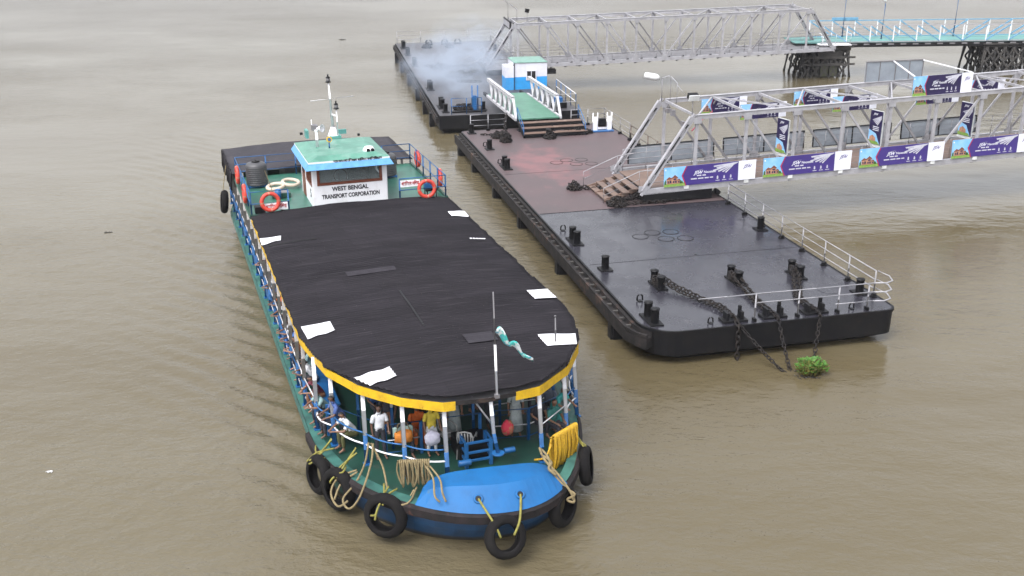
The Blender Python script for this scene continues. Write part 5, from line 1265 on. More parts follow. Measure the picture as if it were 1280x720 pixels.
# ropes
def rope(name, lab, runs, r=.032, m='rope', grp=None):
    mb = MB()
    for P in runs:
        # smooth
        Q = []
        P = [Vector(p) for p in P]
        for i in range(len(P)-1):
            p0 = P[max(i-1,0)]; p1 = P[i]; p2 = P[i+1]; p3 = P[min(i+2,len(P)-1)]
            for k in range(5):
                t = k/5; Q.append(.5*((2*p1)+(p2-p0)*t+(2*p0-5*p1+4*p2-p3)*t*t+(3*p1-p0-3*p2+p3)*t**3))
        Q.append(P[-1]); mb.tube(Q, r, 6)
    o = mb.build(name, M[m]); o.location = (*FERRY0, 0); o.rotation_euler = (0,0,FERRY_RZ); return tag(o, lab, 'rope', grp)
rg = random.Random(9)
def bundle(c, ax, L, n, drop, wob=.05):
    """hanks of rope hung over a bar: loops"""
    out = []; c = Vector(c); ax = Vector(ax).normalized(); nrm = Vector((-ax.y, ax.x, 0))
    for i in range(n):
        p = c + ax*(L*(i/(n-1)-.5)); d = drop*rg.uniform(.8, 1.05); j = lambda s=wob: rg.uniform(-s, s)
        out.append([p + nrm*.06 + Vector((0,0,.02)), p + nrm*(.10+j()) + ax*j() - Vector((0,0,d*.5)), p + ax*(.05+j()) - Vector((0,0,d)), p - nrm*(.08+j()) + ax*(.08+j()) - Vector((0,0,d*.5)), p - nrm*.05 + ax*.05 + Vector((0,0,.03)), p + nrm*.05 + ax*.06 + Vector((0,0,.04))])
    return out
def sk(w): return bow_pt(w)
rope('coiled_rope', 'tan rope coiled over the blue rail left of the blue bow cover', bundle((19.15,-2.25,1.98), (.28,.96,0), .75, 15, .72) + [[(19.4,-2.3,1.3),(19.6,-2.6,1.1),(19.3,-3.0,1.08),(19.0,-3.2,1.1),(18.8,-3.4,1.15)],[(19.3,-2.2,1.3),(19.9,-2.6,1.25),(19.5,-3.1,1.1),(18.9,-3.3,1.1)],[(19.3,-1.95,1.9),(19.9,-1.9,1.85),(20.4,-2.0,1.65),(20.5,-1.9,1.5)],[(19.3,-1.85,1.9),(20.0,-1.75,1.85),(20.4,-1.8,1.7),(20.55,-1.75,1.5)]], .027)
rope('coiled_rope', 'bright yellow rope coiled over the rail right of the blue bow cover', bundle((19.0,2.05,2.0), (-.5,.86,0), .95, 24, 1.0) + bundle((19.0,2.0,1.9), (-.5,.86,0), .8, 12, .8) + [[(19.2,1.6,1.8),(19.3,1.4,1.5),(19.0,1.2,1.3)]], .03, 'yrope')
rope('tied_rope', 'pale rope knotted from the rail down to the starboard bow tyre', [[(19.5,1.15,1.95),(19.9,1.15,1.8),(20.3,1.4,1.5),(20.65,1.6,1.15),(20.7,1.65,.95)],[(19.5,1.2,1.9),(19.9,1.25,1.85),(20.25,1.3,1.5),(20.6,1.6,1.15)],[(19.8,1.1,1.9),(20.0,1.3,1.75),(20.2,1.15,1.7),(20.35,1.3,1.55)],[(20.45,1.45,1.2),(20.7,1.7,1.1),(20.65,1.5,.95),(20.75,1.65,.9),(20.6,1.7,1.0)]], .035)
rope('tied_rope', 'olive rope lashing the starboard side tyre to the rail', [[(18.4,2.5,1.9),(18.6,2.6,1.6),(18.85,2.7,1.42)],[(18.3,2.5,1.5),(18.6,2.6,1.45),(18.85,2.75,1.4),(18.8,2.8,1.2)],[(18.5,2.5,1.4),(18.65,2.6,1.48),(18.9,2.7,1.38)]], .03, 'greenrope')
for w, lab in ((-1.0, 'left olive rope from the hole in the blue bow cover to the bow tyre'), (.12, 'right olive rope from the hole in the blue bow cover to the bow tyre')):
    c = skirt(w, .5); rope('tied_rope', lab, [[(c.x-.05, c.y, c.z), (c.x+.12, c.y*.95-.02, c.z-.05), (21.45, -.75 if w < 0 else -.1, 1.15), (21.6, -.65 if w < 0 else -.3, .85)]] , .032, 'greenrope', 'ropes holding the bow tyre')
rope('tied_rope', 'olive rope tied round the tyre nearest the seated passengers', [[(16.5,-3.9,1.6),(16.6,-4.3,1.25),(16.75,-4.55,1.1),(16.6,-4.6,1.0)],[(16.3,-3.9,1.5),(16.6,-4.2,1.3),(16.7,-4.6,1.15)],[(16.7,-3.9,1.4),(16.5,-4.35,1.25),(16.55,-4.65,1.05)],[(16.0,-4.3,1.2),(16.4,-4.35,1.2),(16.9,-4.2,1.25)]], .026, 'greenrope')
rope('tied_rope', 'olive rope tied round the second port bow tyre', [[(17.4,-3.4,1.7),(17.6,-3.8,1.3),(17.85,-4.2,1.1),(17.75,-4.2,.95)],[(17.5,-3.4,1.6),(17.6,-3.9,1.3),(17.8,-4.1,1.1)],[(17.3,-3.5,1.5),(17.65,-3.8,1.35),(17.9,-4.05,1.15)],[(17.65,-3.75,1.3),(17.9,-3.9,1.3),(17.7,-4.1,1.2)]], .028, 'greenrope')
rope('tied_rope', 'tan rope looped from the port bow rail over the side', [[(17.95,-3.15,2.1),(18.1,-3.3,1.6),(18.2,-3.6,1.1),(18.4,-4.0,.8),(18.7,-3.9,.65),(18.75,-3.6,1.0),(18.4,-3.2,1.7),(18.05,-3.05,2.1)],[(18.0,-3.1,2.1),(18.4,-2.9,1.6),(18.9,-2.9,1.2)],[(17.9,-3.5,1.3),(17.8,-4.0,1.1),(18.0,-4.25,.8),(18.4,-4.15,.6),(18.55,-3.9,.8)],[(18.0,-3.5,1.3),(17.95,-3.95,1.0),(18.2,-4.2,.7)]], .03)
rope('tied_rope', 'olive rope round the tyre beside the coiled tan rope', [[(19.0,-3.0,1.4),(19.4,-3.1,1.3),(19.75,-3.35,1.15),(19.85,-3.45,.9)],[(19.1,-2.9,1.35),(19.5,-3.2,1.25),(19.8,-3.4,1.05),(19.6,-3.5,.9)],[(19.2,-2.7,1.3),(19.45,-3.05,1.3),(19.7,-3.2,1.2)]], .028, 'greenrope')
rope('tied_rope', 'thin rope holding the aft tyre below the tarpaulin', [[(-9.3,-4.35,3.4),(-9.0,-4.6,2.4),(-8.9,-4.65,2.0)]], .02, 'rope')
# lifebuoys
def lifebuoy_mesh():
    mb = MB(); R, r, n, m = .34, .082, 36, 10
    vs = []
    for i in range(n):
        d = Vector((cos(2*pi*i/n), sin(2*pi*i/n), 0))
        for k in range(m): vs.append(d*(R+r*cos(2*pi*k/m)) + Vector((0,0,r*sin(2*pi*k/m))))
    b = 0; mb.v += [tuple(v) for v in vs]
    for i in range(n):
        for k in range(m):
            mb.f.append((i*m+k, ((i+1)%n)*m+k, ((i+1)%n)*m+(k+1)%m, i*m+(k+1)%m)); mb.m.append(1 if i % 9 == 0 else 0); mb.sm.append(True)
    return mb.mesh('lifebuoy', [M['orange'], M['ringfade']])
LB = lifebuoy_mesh()
for (u, w, z, dx, dy, dz, lab) in ((.08,-3.35,3.98,1,0,.1,'orange lifebuoy tied to the front rail left of the white wheelhouse'), (.10,3.25,3.92,1,0,.1,'orange lifebuoy tied to the front rail right of the white wheelhouse, beside the name board'),
        (-4.6,-4.2,4.05,0,1,0,'farther orange lifebuoy on the port side rail of the upper deck'), (-1.7,-4.2,3.95,0,1,0,'nearer orange lifebuoy on the port side rail of the upper deck'),
        (-5.2,4.2,3.95,0,1,.0,'farther orange lifebuoy on the starboard side rail of the upper deck'), (-1.3,4.22,3.98,.15,1,0,'nearer orange lifebuoy on the starboard rail corner of the upper deck')):
    o = link('lifebuoy', LB); tag(o, lab, 'lifebuoy', 'lifebuoys on the upper deck rails'); o.location = fp(u, w, z); o.rotation_euler = (wdir(dx, dy) + Vector((0,0,dz))).to_track_quat('Z', 'Y').to_euler()
for k, (u, w, lab) in enumerate(((-3.9,-2.65,'left one of two cream life rings lying on the upper deck'), (-4.1,-1.95,'right one of two cream life rings lying on the upper deck'))):
    mb = MB(); mb.torus((0,0,0), .36, .085, n=32, m=10); o = mb.build('life_ring', M['fadedring']); o.location = fp(u, w, 3.55 + .07*k); o.rotation_euler = (.1, -.08+.2*k, 0); tag(o, lab, 'life ring', 'cream rings lying on the upper deck')
# water tanks
def tank(u, w, lab):
    t = at_ferry('water_tank', lab, 'tank', u, w, 3.42, 'black plastic water tanks')
    t.scale = (.78,.78,.86); prof = [(.001,0.12),(.60,0.12)]
    for k in range(9): z = .16+k*.105; prof += [(.61,z),(.61,z+.07),(.598,z+.08),(.598,z+.10)]
    prof += [(.60,1.12),(.50,1.24),(.24,1.30)]
    mb = MB(); mb.lathe((0,0,0), prof, 28); mb.build('tank_body', M['tank'], t)
    mb = MB(); mb.cyl((0,0,1.28), .22, .10, 20); mb.box((0,0,1.40), (.3,.06,.03)); mb.build('lid', M['black'], t)
    mb = MB()
    for a in (-.4,.4):
        mb.bar((a,-.55,.08), (a,.55,.08), .08); 
        for b in (-.5,.5): mb.bar((a,b,0), (a,b,.1), .08)
    mb.build('stand', M['blue'], t)
tank(-4.75,-3.35,'ribbed black water tank on the left side of the upper deck'); tank(-4.4,2.5,'ribbed black water tank right of the wheelhouse')
t = at_ferry('plastic_tub', 'green tub with a blue can and a stick, beside the cream life rings', 'tub', -2.6, -2.6, 3.42)
mb = MB(); mb.box((0,0,.12), (.6,.8,.2)); mb.box((.0,.0,.23), (.5,.7,.02), mi=1); mb.build('tub', [M['greendeck'], M['steeldark']], t, bevel=.02)
mb = MB(); mb.cyl((.35,-.15,.05), .13, .38, 14); mb.build('can', M['blue'], t)
mb = MB(); mb.tube([(.2,-.3,.1),(-.5,-.55,1.1)], .015, 5); mb.build('stick', M['rope'], t)
# flag: a torn streamer blown from the staff
mb = MB(); n = 26; vs = []
for i in range(n+1):
    s = i/n; wd = .30*(1-.75*s)*(.6+.6*abs(sin(s*9))) ; x = 18.97 - .05*s; y = .13 + 1.05*s; z = 5.28 - 1.05*s + .06*sin(s*14)
    for j in range(4): 
        q = j/3-.5; vs.append((x + q*wd*.4 + .05*sin(s*20+j), y + q*.04, z + q*wd*.8 + .03*sin(j*2+s*17)))
mb.add(vs, [(i*4+j, i*4+j+1, (i+1)*4+j+1, (i+1)*4+j) for i in range(n) for j in range(3)], 0, True)
mf = mat('torn_flag_cloth', (.62,.66,.66), .8, (.05,.42,.38), 4.5, (.47,.53), c3=(.10,.35,.5), s3=6, m3=(.55,.6))
o = mb.build('torn_flag', mf); o.location = (*FERRY0, 0); o.rotation_euler = (0,0,FERRY_RZ); s = o.modifiers.new('t', 'SOLIDIFY'); s.thickness = .008
tag(o, 'torn white and turquoise flag streaming from the staff over the ferry roof', 'flag')
o = None
mb = MB(); 
for k in range(5): mb.box((.0+.05*k, .11*k, .01), (.12,.07,.012), rz=.3*k)
o = mb.build('paper_scrap', M['patch']); o.location = fp(6.35, 3.3, 3.58); o.rotation_euler = (0,0,FERRY_RZ); tag(o, 'white scraps lying on the starboard side of the dark roof', 'litter')
# plastic chairs
def chair(u, w, rz, lab):
    t = at_ferry('plastic_chair', lab, 'chair', u, w, 1.04, 'plastic chairs on the bow deck', rz)
    mb = MB(); vs = []
    for i in range(7):
        for j in range(7):
            x = -.2+.42*i/6; y = -.21+.42*j/6; vs.append((x, y, .43 - .03*cos(y*7) + (.02 if i == 6 else 0)))
    mb.add(vs, [(i*7+j, i*7+j+1, (i+1)*7+j+1, (i+1)*7+j) for i in range(6) for j in range(6)], 0, True); o = mb.build('seat', M['plaschair'], t); s = o.modifiers.new('t','SOLIDIFY'); s.thickness = .02
    mb = MB()
    for j in range(5): y = -.16+.08*j; mb.tube([(-.2,y*.9,.44),(-.26,y,.65),(-.31,y*1.05,.86)], .022, 6)
    mb.tube([(-.2,-.2,.44),(-.27,-.22,.7),(-.32,-.17,.88),(-.33,0,.92),(-.32,.17,.88),(-.27,.22,.7),(-.2,.2,.44)], .026, 7); mb.build('backrest', M['plaschair'], t)
    for sg in (-1,1):
        mb = MB(); mb.tube([(-.25,.21*sg,.68),(-.05,.26*sg,.68),(.17,.26*sg,.66),(.2,.25*sg,.44)], .024, 7); mb.build('armrest', M['plaschair'], t)
        for a in (-1,1): mb = MB(); mb.tube([(.18*a,.2*sg,.44),(.25*a,.25*sg,0)], [.03,.022], 7); mb.build('leg', M['plaschair'], t)
chair(17.7,-.35, 2.7, 'grey plastic armchair facing away behind the blue frame on the bow deck'); chair(17.0,-.75, .4, 'grey plastic armchair standing farther back in the shade of the bow deck')
# bag and red crate
t = at_ferry('bundle', 'red and tan cloth bundle held against the middle barrier of the bow deck', 'bundle', 17.45, .95, 1.55)
bm = bmesh.new(); bmesh.ops.create_icosphere(bm, subdivisions=3, radius=.3)
for v in bm.verts: v.co = Vector((v.co.x*.5, v.co.y*.6, v.co.z*.8)) * (1 + .25*noise.noise(v.co*8))
me = bpy.data.meshes.new('bundle'); bm.to_mesh(me); bm.free(); me.shade_smooth(); me.materials.append(mat('bundle_cloth', (.55,.03,.06), .8, (.35,.22,.1), 5, (.45,.55))); link('cloth', me, t)

# ------------------------------------------------------------------ PEOPLE
J0 = {'pelvis':(0,0,.93),'waist':(0,0,1.08),'chest':(.0,0,1.28),'neck':(-.01,0,1.43),'skull':(.0,0,1.52),'head':(.015,0,1.60),'crown':(.0,0,1.67)}
def pose(kind, seed=0):
    """joint positions; the figure faces +x, sole at z = 0. Returns dict and chains"""
    j = {}
    sh, hip = .165, .09
    if kind == 'stand': lean, hz = .03, .90
    elif kind == 'lean': lean, hz = .50, .86
    elif kind == 'sit': lean, hz = .10, .50
    elif kind == 'sitlean': lean, hz = .60, .50
    def T(l, y=0):  # a point up the leaning spine
        return Vector((sin(lean)*l, y, hz + cos(lean)*l))
    j['pelvis'] = T(0); j['waist'] = T(.15); j['chest'] = T(.36); j['neckb'] = T(.50); 
    hl = lean*.4; hd = Vector((sin(hl), 0, cos(hl)))
    j['skull'] = j['neckb'] + hd*.10 + Vector((.01,0,0)); j['head'] = j['skull'] + hd*.085 + Vector((.02,0,0)); j['crown'] = j['head'] + hd*.075 - Vector((.012,0,0))
    for s, n in ((-1,'r'),(1,'l')):
        j['sh'+n] = T(.45, s*sh); j['hip'+n] = T(-.03, s*hip)
        if kind in ('stand','lean'):
            j['knee'+n] = Vector((.03, s*.10, .48)); j['ank'+n] = Vector((-.02 + (.06 if s > 0 else 0), s*.11, .08)); j['toe'+n] = j['ank'+n] + Vector((.17, s*.02, -.045))
        else:
            j['knee'+n] = Vector((.42, s*.13, .50)); j['ank'+n] = Vector((.40, s*.12, .09)); j['toe'+n] = j['ank'+n] + Vector((.17, s*.02, -.045))
        if kind == 'stand':
            e = j['sh'+n] + Vector((.05 if s > 0 else -.02, s*.06, -.27)); w = e + (Vector((.20, -s*.04, -.10)) if s > 0 else Vector((.08, 0, -.24)))
        elif kind == 'lean': e = j['sh'+n] + Vector((.12, s*.08, -.22)); w = e + Vector((.22, -s*.05, -.04))
        elif kind == 'sit': e = j['sh'+n] + Vector((.08, s*.07, -.25)); w = e + Vector((.22, -s*.08, -.06))
        else: e = j['sh'+n] + Vector((.17, s*.09, -.17)); w = e + Vector((.20, -s*.14, .0))
        j['elb'+n] = e; j['wri'+n] = w
    return j
def figure(kind):
    j = pose(kind); vs = []; es = []; rad = []; lab = []
    def add(p, r): vs.append(Vector(p)); rad.append(r); return len(vs)-1
    root = add(j['pelvis'], (.135,.10)); wa = add(j['waist'], (.125,.095)); ch = add(j['chest'], (.15,.105)); nb = add(j['neckb'], (.06,.055)); sk_ = add(j['skull'], (.06,.062)); hd = add(j['head'], (.078,.092)); cr = add(j['crown'], (.055,.065))
    es += [(root,wa),(wa,ch),(ch,nb),(nb,sk_),(sk_,hd),(hd,cr)]
    fwd_ = (j['head']-j['skull']); nose = add(j['head'] + Vector((.098,0,-.012)), (.014,.014)); es.append((hd,nose))
    for s in (-1,1):
        e = add(j['head'] + Vector((-.005, s*.082, -.005)), (.016,.026)); es.append((hd,e))
    for n, s in (('r',-1),('l',1)):
        a = add(j['sh'+n], (.062,.06)); m1 = add(j['sh'+n].lerp(j['elb'+n], .5), (.045,.045)); e = add(j['elb'+n], (.038,.038)); f = add(j['elb'+n].lerp(j['wri'+n], .4), (.037,.037)); w = add(j['wri'+n], (.024,.028))
        es += [(ch,a),(a,m1),(m1,e),(e,f),(f,w)]
        d = (j['wri'+n]-j['elb'+n]).normalized(); side = d.cross(Vector((0,0,1))).normalized(); upv = side.cross(d)
        pc = j['wri'+n] + d*.055; p = add(pc, (.034,.016)); es.append((w,p))
        for k, (off, L) in enumerate(((-.028,.060),(-.010,.072),(.010,.068),(.027,.052))):
            b = add(pc + d*.032 + side*off, (.0095,.0095)); c = add(pc + d*(.032+L*.55) + side*off*1.15 - upv*.008, (.0085,.0085)); t = add(pc + d*(.032+L*.9) + side*off*1.15 - upv*.03, (.0075,.0075)); es += [(p,b),(b,c),(c,t)]
        b = add(pc - d*.02 - side*s*-.036, (.011,.011)); t = add(pc + d*.02 - side*s*-.058 - upv*.012, (.009,.009)); es += [(p,b),(b,t)]
        h = add(j['hip'+n], (.085,.088)); th_ = add(j['hip'+n].lerp(j['knee'+n], .5), (.070,.072)); k_ = add(j['knee'+n], (.052,.054)); c1 = add(j['knee'+n].lerp(j['ank'+n], .35), (.05,.05)); an = add(j['ank'+n], (.034,.034)); to = add(j['toe'+n], (.036,.024))
        he = add(j['ank'+n]+Vector((-.035,0,-.05)), (.026,.024)); es += [(root,h),(h,th_),(th_,k_),(k_,c1),(c1,an),(an,to),(an,he)]
    me = bpy.data.meshes.new('fig'); me.from_pydata(vs, es, []); o = bpy.data.objects.new('fig', me); COL.objects.link(o)
    sm = o.modifiers.new('skin', 'SKIN'); sm.use_smooth_shade = True; sm.branch_smoothing = .6
    for i, r in enumerate(rad): d = me.skin_vertices[0].data[i]; d.radius = r; d.use_root = (i == 0)
    ss = o.modifiers.new('sub', 'SUBSURF'); ss.levels = 1; ss.render_levels = 1
    dg = bpy.context.evaluated_depsgraph_get(); dg.update(); body = bpy.data.meshes.new_from_object(o.evaluated_get(dg)); bpy.data.objects.remove(o)
    # garments: faces of the body, by the nearest bone, pushed outwards
    segs = []
    def sg(l, a, b): segs.append((l, Vector(j[a]), Vector(j[b])))
    sg('torso','pelvis','waist'); sg('torso','waist','chest'); sg('torso','chest','neckb'); sg('head','neckb','skull'); sg('head','skull','crown')
    for n in 'rl': sg('torso','chest','sh'+n); sg('uparm','sh'+n,'elb'+n); sg('hand','elb'+n,'wri'+n); sg('thigh','hip'+n,'knee'+n); sg('shin','knee'+n,'ank'+n); sg('foot','ank'+n,'toe'+n); segs.append(('hand', j['wri'+n], j['wri'+n]+(j['wri'+n]-j['elb'+n]).normalized()*.15))
    def near_(p):
        best = (9, '')
        for l, a, b in segs:
            ab = b-a; t = max(0, min(1, (p-a).dot(ab)/max(ab.length_squared, 1e-9))); d = (p-(a+ab*t)).length
            if l == 'torso': d -= .07
            if d < best[0]: best = (d, l, t)
        return best
    R = [near_(v.co) for v in body.vertices]
    hd_ = j['head']; cr_ = (j['crown']-j['skull']).normalized()
    def grab(name, test, off):
        bm = bmesh.new(); bm.from_mesh(body); bm.verts.ensure_lookup_table(); bm.normal_update()
        kill = [f for f in bm.faces if not all(test(v.index, v.co) for v in f.verts)]
        for v in bm.verts: v.co += v.normal*off
        bmesh.ops.delete(bm, geom=kill, context='FACES')
        m = bpy.data.meshes.new(name); bm.to_mesh(m); bm.free(); m.shade_smooth(); return m
    shirt = grab('shirt', lambda i, c: R[i][1] == 'torso' and not (c.z < j['pelvis'].z-.02) or (R[i][1] == 'uparm' and R[i][2] < .8), .017)
    trous = grab('trousers', lambda i, c: R[i][1] in ('thigh',) or (R[i][1] == 'shin' and R[i][2] < .85) or (R[i][1] == 'torso' and c.z < j['waist'].z), .012)
    hair = grab('hair', lambda i, c: R[i][1] == 'head' and (((c-hd_).dot(cr_) > .035) or ((c-hd_).x < -.012 and (c-hd_).dot(cr_) > -.075)), .012)
    skirtm = None
    mb = MB()
    for s in (-1,1): mb.lathe(tuple(hd_ + Vector((.078, s*.03, .006))), [(.001,0),(.011,.004),(.001,.010)], 8, ax=(1,0,0))
    mb.bar(hd_+Vector((.078,-.02,-.045)), hd_+Vector((.078,.02,-.045)), .012, .008)
    eyes = mb.mesh('face', M['blackpaint'])
    for m_ in (body, shirt, trous, hair):
        m_.materials.clear(); m_.materials.append(None)
    return body, shirt, trous, hair, eyes
FIG = {k: figure(k) for k in ('stand','lean','sit','sitlean')}
SKIN = [mat('skin_brown', (.17,.085,.05), .55, (.14,.07,.04), 6), mat('skin_dark', (.11,.055,.035), .55, (.09,.045,.03), 6), mat('skin_tan', (.24,.13,.08), .55, (.2,.1,.065), 6)]
M['hairm'] = mat('black_hair', (.012,.010,.010), .6, (.02,.017,.016), 20)
CL = {}
def cloth(c):
    if c not in CL: CL[c] = mat('cloth', c, .85, tuple(x*.7 for x in c), 7, bump=.3, bscale=25)
    return CL[c]
def person(kind, u, w, z, face, lab, top, bot, sk=0, grp=None, sc=1.0, scarf=None, long=False):
    t = at_ferry('person', lab, 'person', u, w, z, grp, radians(face)); t.scale = (sc, sc, sc)
    body, shirt, trous, hair, eyes = FIG[kind]
    for nm, me, m_ in (('body', body, SKIN[sk]), ('shirt', shirt, cloth(top)), ('trousers', trous, cloth(bot)), ('hair', hair, M['hairm'])):
        o = link(nm, me, t); o.material_slots[0].link = 'OBJECT'; o.material_slots[0].material = m_
        if nm in ('shirt','trousers'): s = o.modifiers.new('t','SOLIDIFY'); s.thickness = .006
    link('face', eyes, t)
    if long:  # kameez or sari: a long flared skirt panel
        mb = MB(); hz = .92 if kind in ('stand','lean') else .5; prof = [(.155,hz+.12),(.17,hz),(.2,.6*hz),(.235,.18)] if kind in ('stand','lean') else [(.16,.62),(.2,.5)]
        if kind in ('stand','lean'):
            vs = []; n = 24
            for r, zz in prof: vs += [(r*cos(2*pi*k/n)*.8*(1+.05*sin(k*3)), r*sin(2*pi*k/n)*(1+.05*cos(k*2.5)), zz) for k in range(n)]
            mb.add(vs, [(i*n+k, i*n+(k+1)%n, (i+1)*n+(k+1)%n, (i+1)*n+k) for i in range(3) for k in range(n)], 0, True); o = mb.build('skirt', cloth(long if isinstance(long, tuple) else top), t); s = o.modifiers.new('t','SOLIDIFY'); s.thickness = .008
    return t
G1 = 'passengers along the port rail'; G2 = 'passengers on the bow deck'
WH=(.68,.69,.72); BL=(.05,.14,.42); DK=(.03,.03,.04); GR=(.3,.34,.34); TE=(.03,.28,.27); OR=(.62,.13,.02); YE=(.65,.50,.05); MA=(.16,.03,.05); BR=(.22,.10,.05); LT=(.26,.40,.40)
seated = [(-7.4,-3.6,GR,DK,'aftmost passenger on the port bench, in grey'),(-5.0,-3.6,BL,DK,'passenger in blue far aft on the port bench'),(2.6,-3.6,TE,DK,'passenger in dark teal on the aft part of the port bench'),(6.9,-3.65,WH,DK,'passenger in a white top midway along the port bench'),(-3.0,-3.55,BR,DK,'passenger in brown far aft on the port bench'),(1.2,-3.55,MA,DK,'passenger in maroon on the aft part of the port bench'),(4.0,-3.6,WH,BL,'passenger in a white shirt far back on the port bench'),(5.9,-3.6,OR,DK,'passenger in an orange top on the port bench'),(7.9,-3.65,GR,DK,'passenger in a grey shirt halfway along the port bench'),
 (8.75,-3.8,WH,BL,'passenger in a pale shirt seated above the one in blue on the port rail'),(9.5,-3.8,BL,DK,'passenger in a blue shirt, farther along the port rail'),(10.4,-3.8,BR,DK,'passenger in brown leaning on the port rail'),(11.3,-3.8,LT,DK,'passenger in a light teal top, farther along the port rail'),(12.3,-3.8,WH,DK,'passenger in a white shirt on the port rail, fourth from the bow'),
 (13.4,-3.75,MA,BR,'passenger in maroon on the port rail'),(14.45,-3.7,LT,DK,'passenger in a pale teal shirt leaning on the port rail near the bow'),(15.2,-3.55,BL,DK,'passenger in a blue shirt leaning on the port rail next to the man in white')]
for i, (u, w, a, b, lab) in enumerate(seated):
    person('sitlean' if i > 2 and i % 4 else 'sit', u, max(w, -3.66), 1.06, -90 + (i*37 % 40)-20, lab, a, b, i % 3, G1)
person('sitlean', 16.15, -3.2, 1.04, -75, 'man in a loose white shirt leaning over the port bow rail with olive trousers', WH, (.09,.09,.03), 0, G1, 1.04)
person('stand', 17.0, -2.65, 1.03, 5, 'man in an open white shirt standing behind the port bow rail', WH, DK, 1, G2, 1.0)
person('sit', 16.9, -2.0, 1.03, 10, 'seated passenger in black holding the big orange bag', DK, DK, 1, G2)
person('sit', 16.6, -1.5, 1.1, 0, 'passenger in an orange dress beside the inner blue post', OR, OR, 0, G2, long=True)
person('stand', 17.3, -1.25, 1.03, 10, 'person in a yellow top and white trousers standing on the bow deck', YE, WH, 0, G2, .97)
person('stand', 16.6, -.4, 1.03, 0, 'person in grey standing behind the plastic chairs', GR, DK, 2, G2, .98, long=GR)
person('stand', 17.0, 1.35, 1.03, -10, 'person in a long pale tunic behind the starboard barrier', (.36,.40,.40), (.36,.40,.40), 0, G2, .95, long=(.36,.40,.40))
person('sit', 17.1, 1.95, 1.03, 10, 'person in black seated on the starboard side of the bow deck', DK, DK, 2, G2)
person('lean', 17.1, 2.55, 1.03, 30, 'person in a teal dress leaning by the starboard bow post', TE, TE, 0, G2, .95, long=TE)
person('sit', 17.5, 2.3, 1.03, 20, 'person in dark green sitting by the starboard rail behind the yellow rope', (.03,.16,.14), DK, 0, G2)
for i, (u, w, a) in enumerate(((14.6,-2.3,BL),(14.2,-1.3,DK),(14.8,.4,BR),(14.3,2.2,GR),(15.4,2.0,MA))):
    person('stand' if i % 2 else 'sit', u, w, 1.03, [10,-20,30,0,15][i], ['person in blue in the deep shade behind the port barrier','person in dark clothes in the shade of the cabin','person in brown in the shade of the cabin','person in grey in the shade near the starboard side','person in maroon in the shade near the starboard side'][i], a, DK, i % 3, 'passengers in the shade under the roof')
for (k_, u, w, f, a, b_, lab) in (('lean',15.75,-3.45,-80,(.05,.09,.25),DK,'person in dark blue leaning over the rail behind the man in white'),('stand',16.1,-2.2,-10,DK,BR,'person in black standing behind the seated passenger with the orange bag'),('stand',15.9,-1.2,20,(.3,.05,.04),DK,'person in dark red standing behind the person in yellow'),('stand',16.3,.6,0,DK,DK,'person in black behind the centre post of the bow'),('sit',16.4,2.6,-20,(.10,.12,.16),DK,'person in slate grey sitting near the starboard rail')):
    person(k_, u, w, 1.03, f, lab, a, b_, 1, G2)
t = at_ferry('shawl', 'pale shawl over the shoulder of the seated passenger with the orange bag', 'shawl', 17.1, -2.05, 2.0)
mb = MB(); vs = []
for i in range(9):
    for j in range(7): vs.append((.12+.05*sin(i), -.28+.56*i/8, .02-.30*j/6*(.5+.5*abs(i-4)/4)+.03*sin(i*2+j)))
mb.add(vs, [(i*7+j, i*7+j+1, (i+1)*7+j+1, (i+1)*7+j) for i in range(8) for j in range(6)], 0, True); o = mb.build('shawl_cloth', cloth((.30,.42,.38)), t); s_ = o.modifiers.new('t','SOLIDIFY'); s_.thickness = .012
# the orange bag
t = at_ferry('shoulder_bag', 'big orange bag on the lap of the seated passenger in black', 'bag', 17.3, -2.05, 1.75)
bm = bmesh.new(); bmesh.ops.create_icosphere(bm, subdivisions=3, radius=.3)
for v in bm.verts: v.co = Vector((v.co.x*.5, max(-.24,min(.24,v.co.y*1.1)), max(-.17,min(.15,v.co.z*.9)))) * (1 + .22*noise.noise(v.co*9))
me = bpy.data.meshes.new('bag'); bm.to_mesh(me); bm.free(); me.shade_smooth(); me.materials.append(mat('orange_bag', (.50,.17,.015), .7, (.36,.11,.015), 6)); link('bag_body', me, t)
mb = MB(); mb.tube([(0,-.2,.15),(-.05,-.12,.38),(-.05,.12,.38),(0,.2,.15)], .015, 6); mb.build('strap', M['rope'], t)
t = at_ferry('white_sack', 'white printed sack held by the person in the yellow top', 'sack', 17.62, -1.3, 1.72)
bm = bmesh.new(); bmesh.ops.create_icosphere(bm, subdivisions=3, radius=.27)
for v in bm.verts: v.co = Vector((v.co.x*.45, max(-.2,min(.2,v.co.y*.9)), v.co.z*.85)) * (1 + .22*noise.noise(v.co*8))
me = bpy.data.meshes.new('sack'); bm.to_mesh(me); bm.free(); me.shade_smooth(); me.materials.append(mat('white_sack', (.55,.54,.62), .7, (.42,.4,.5), 6)); link('sack_body', me, t)

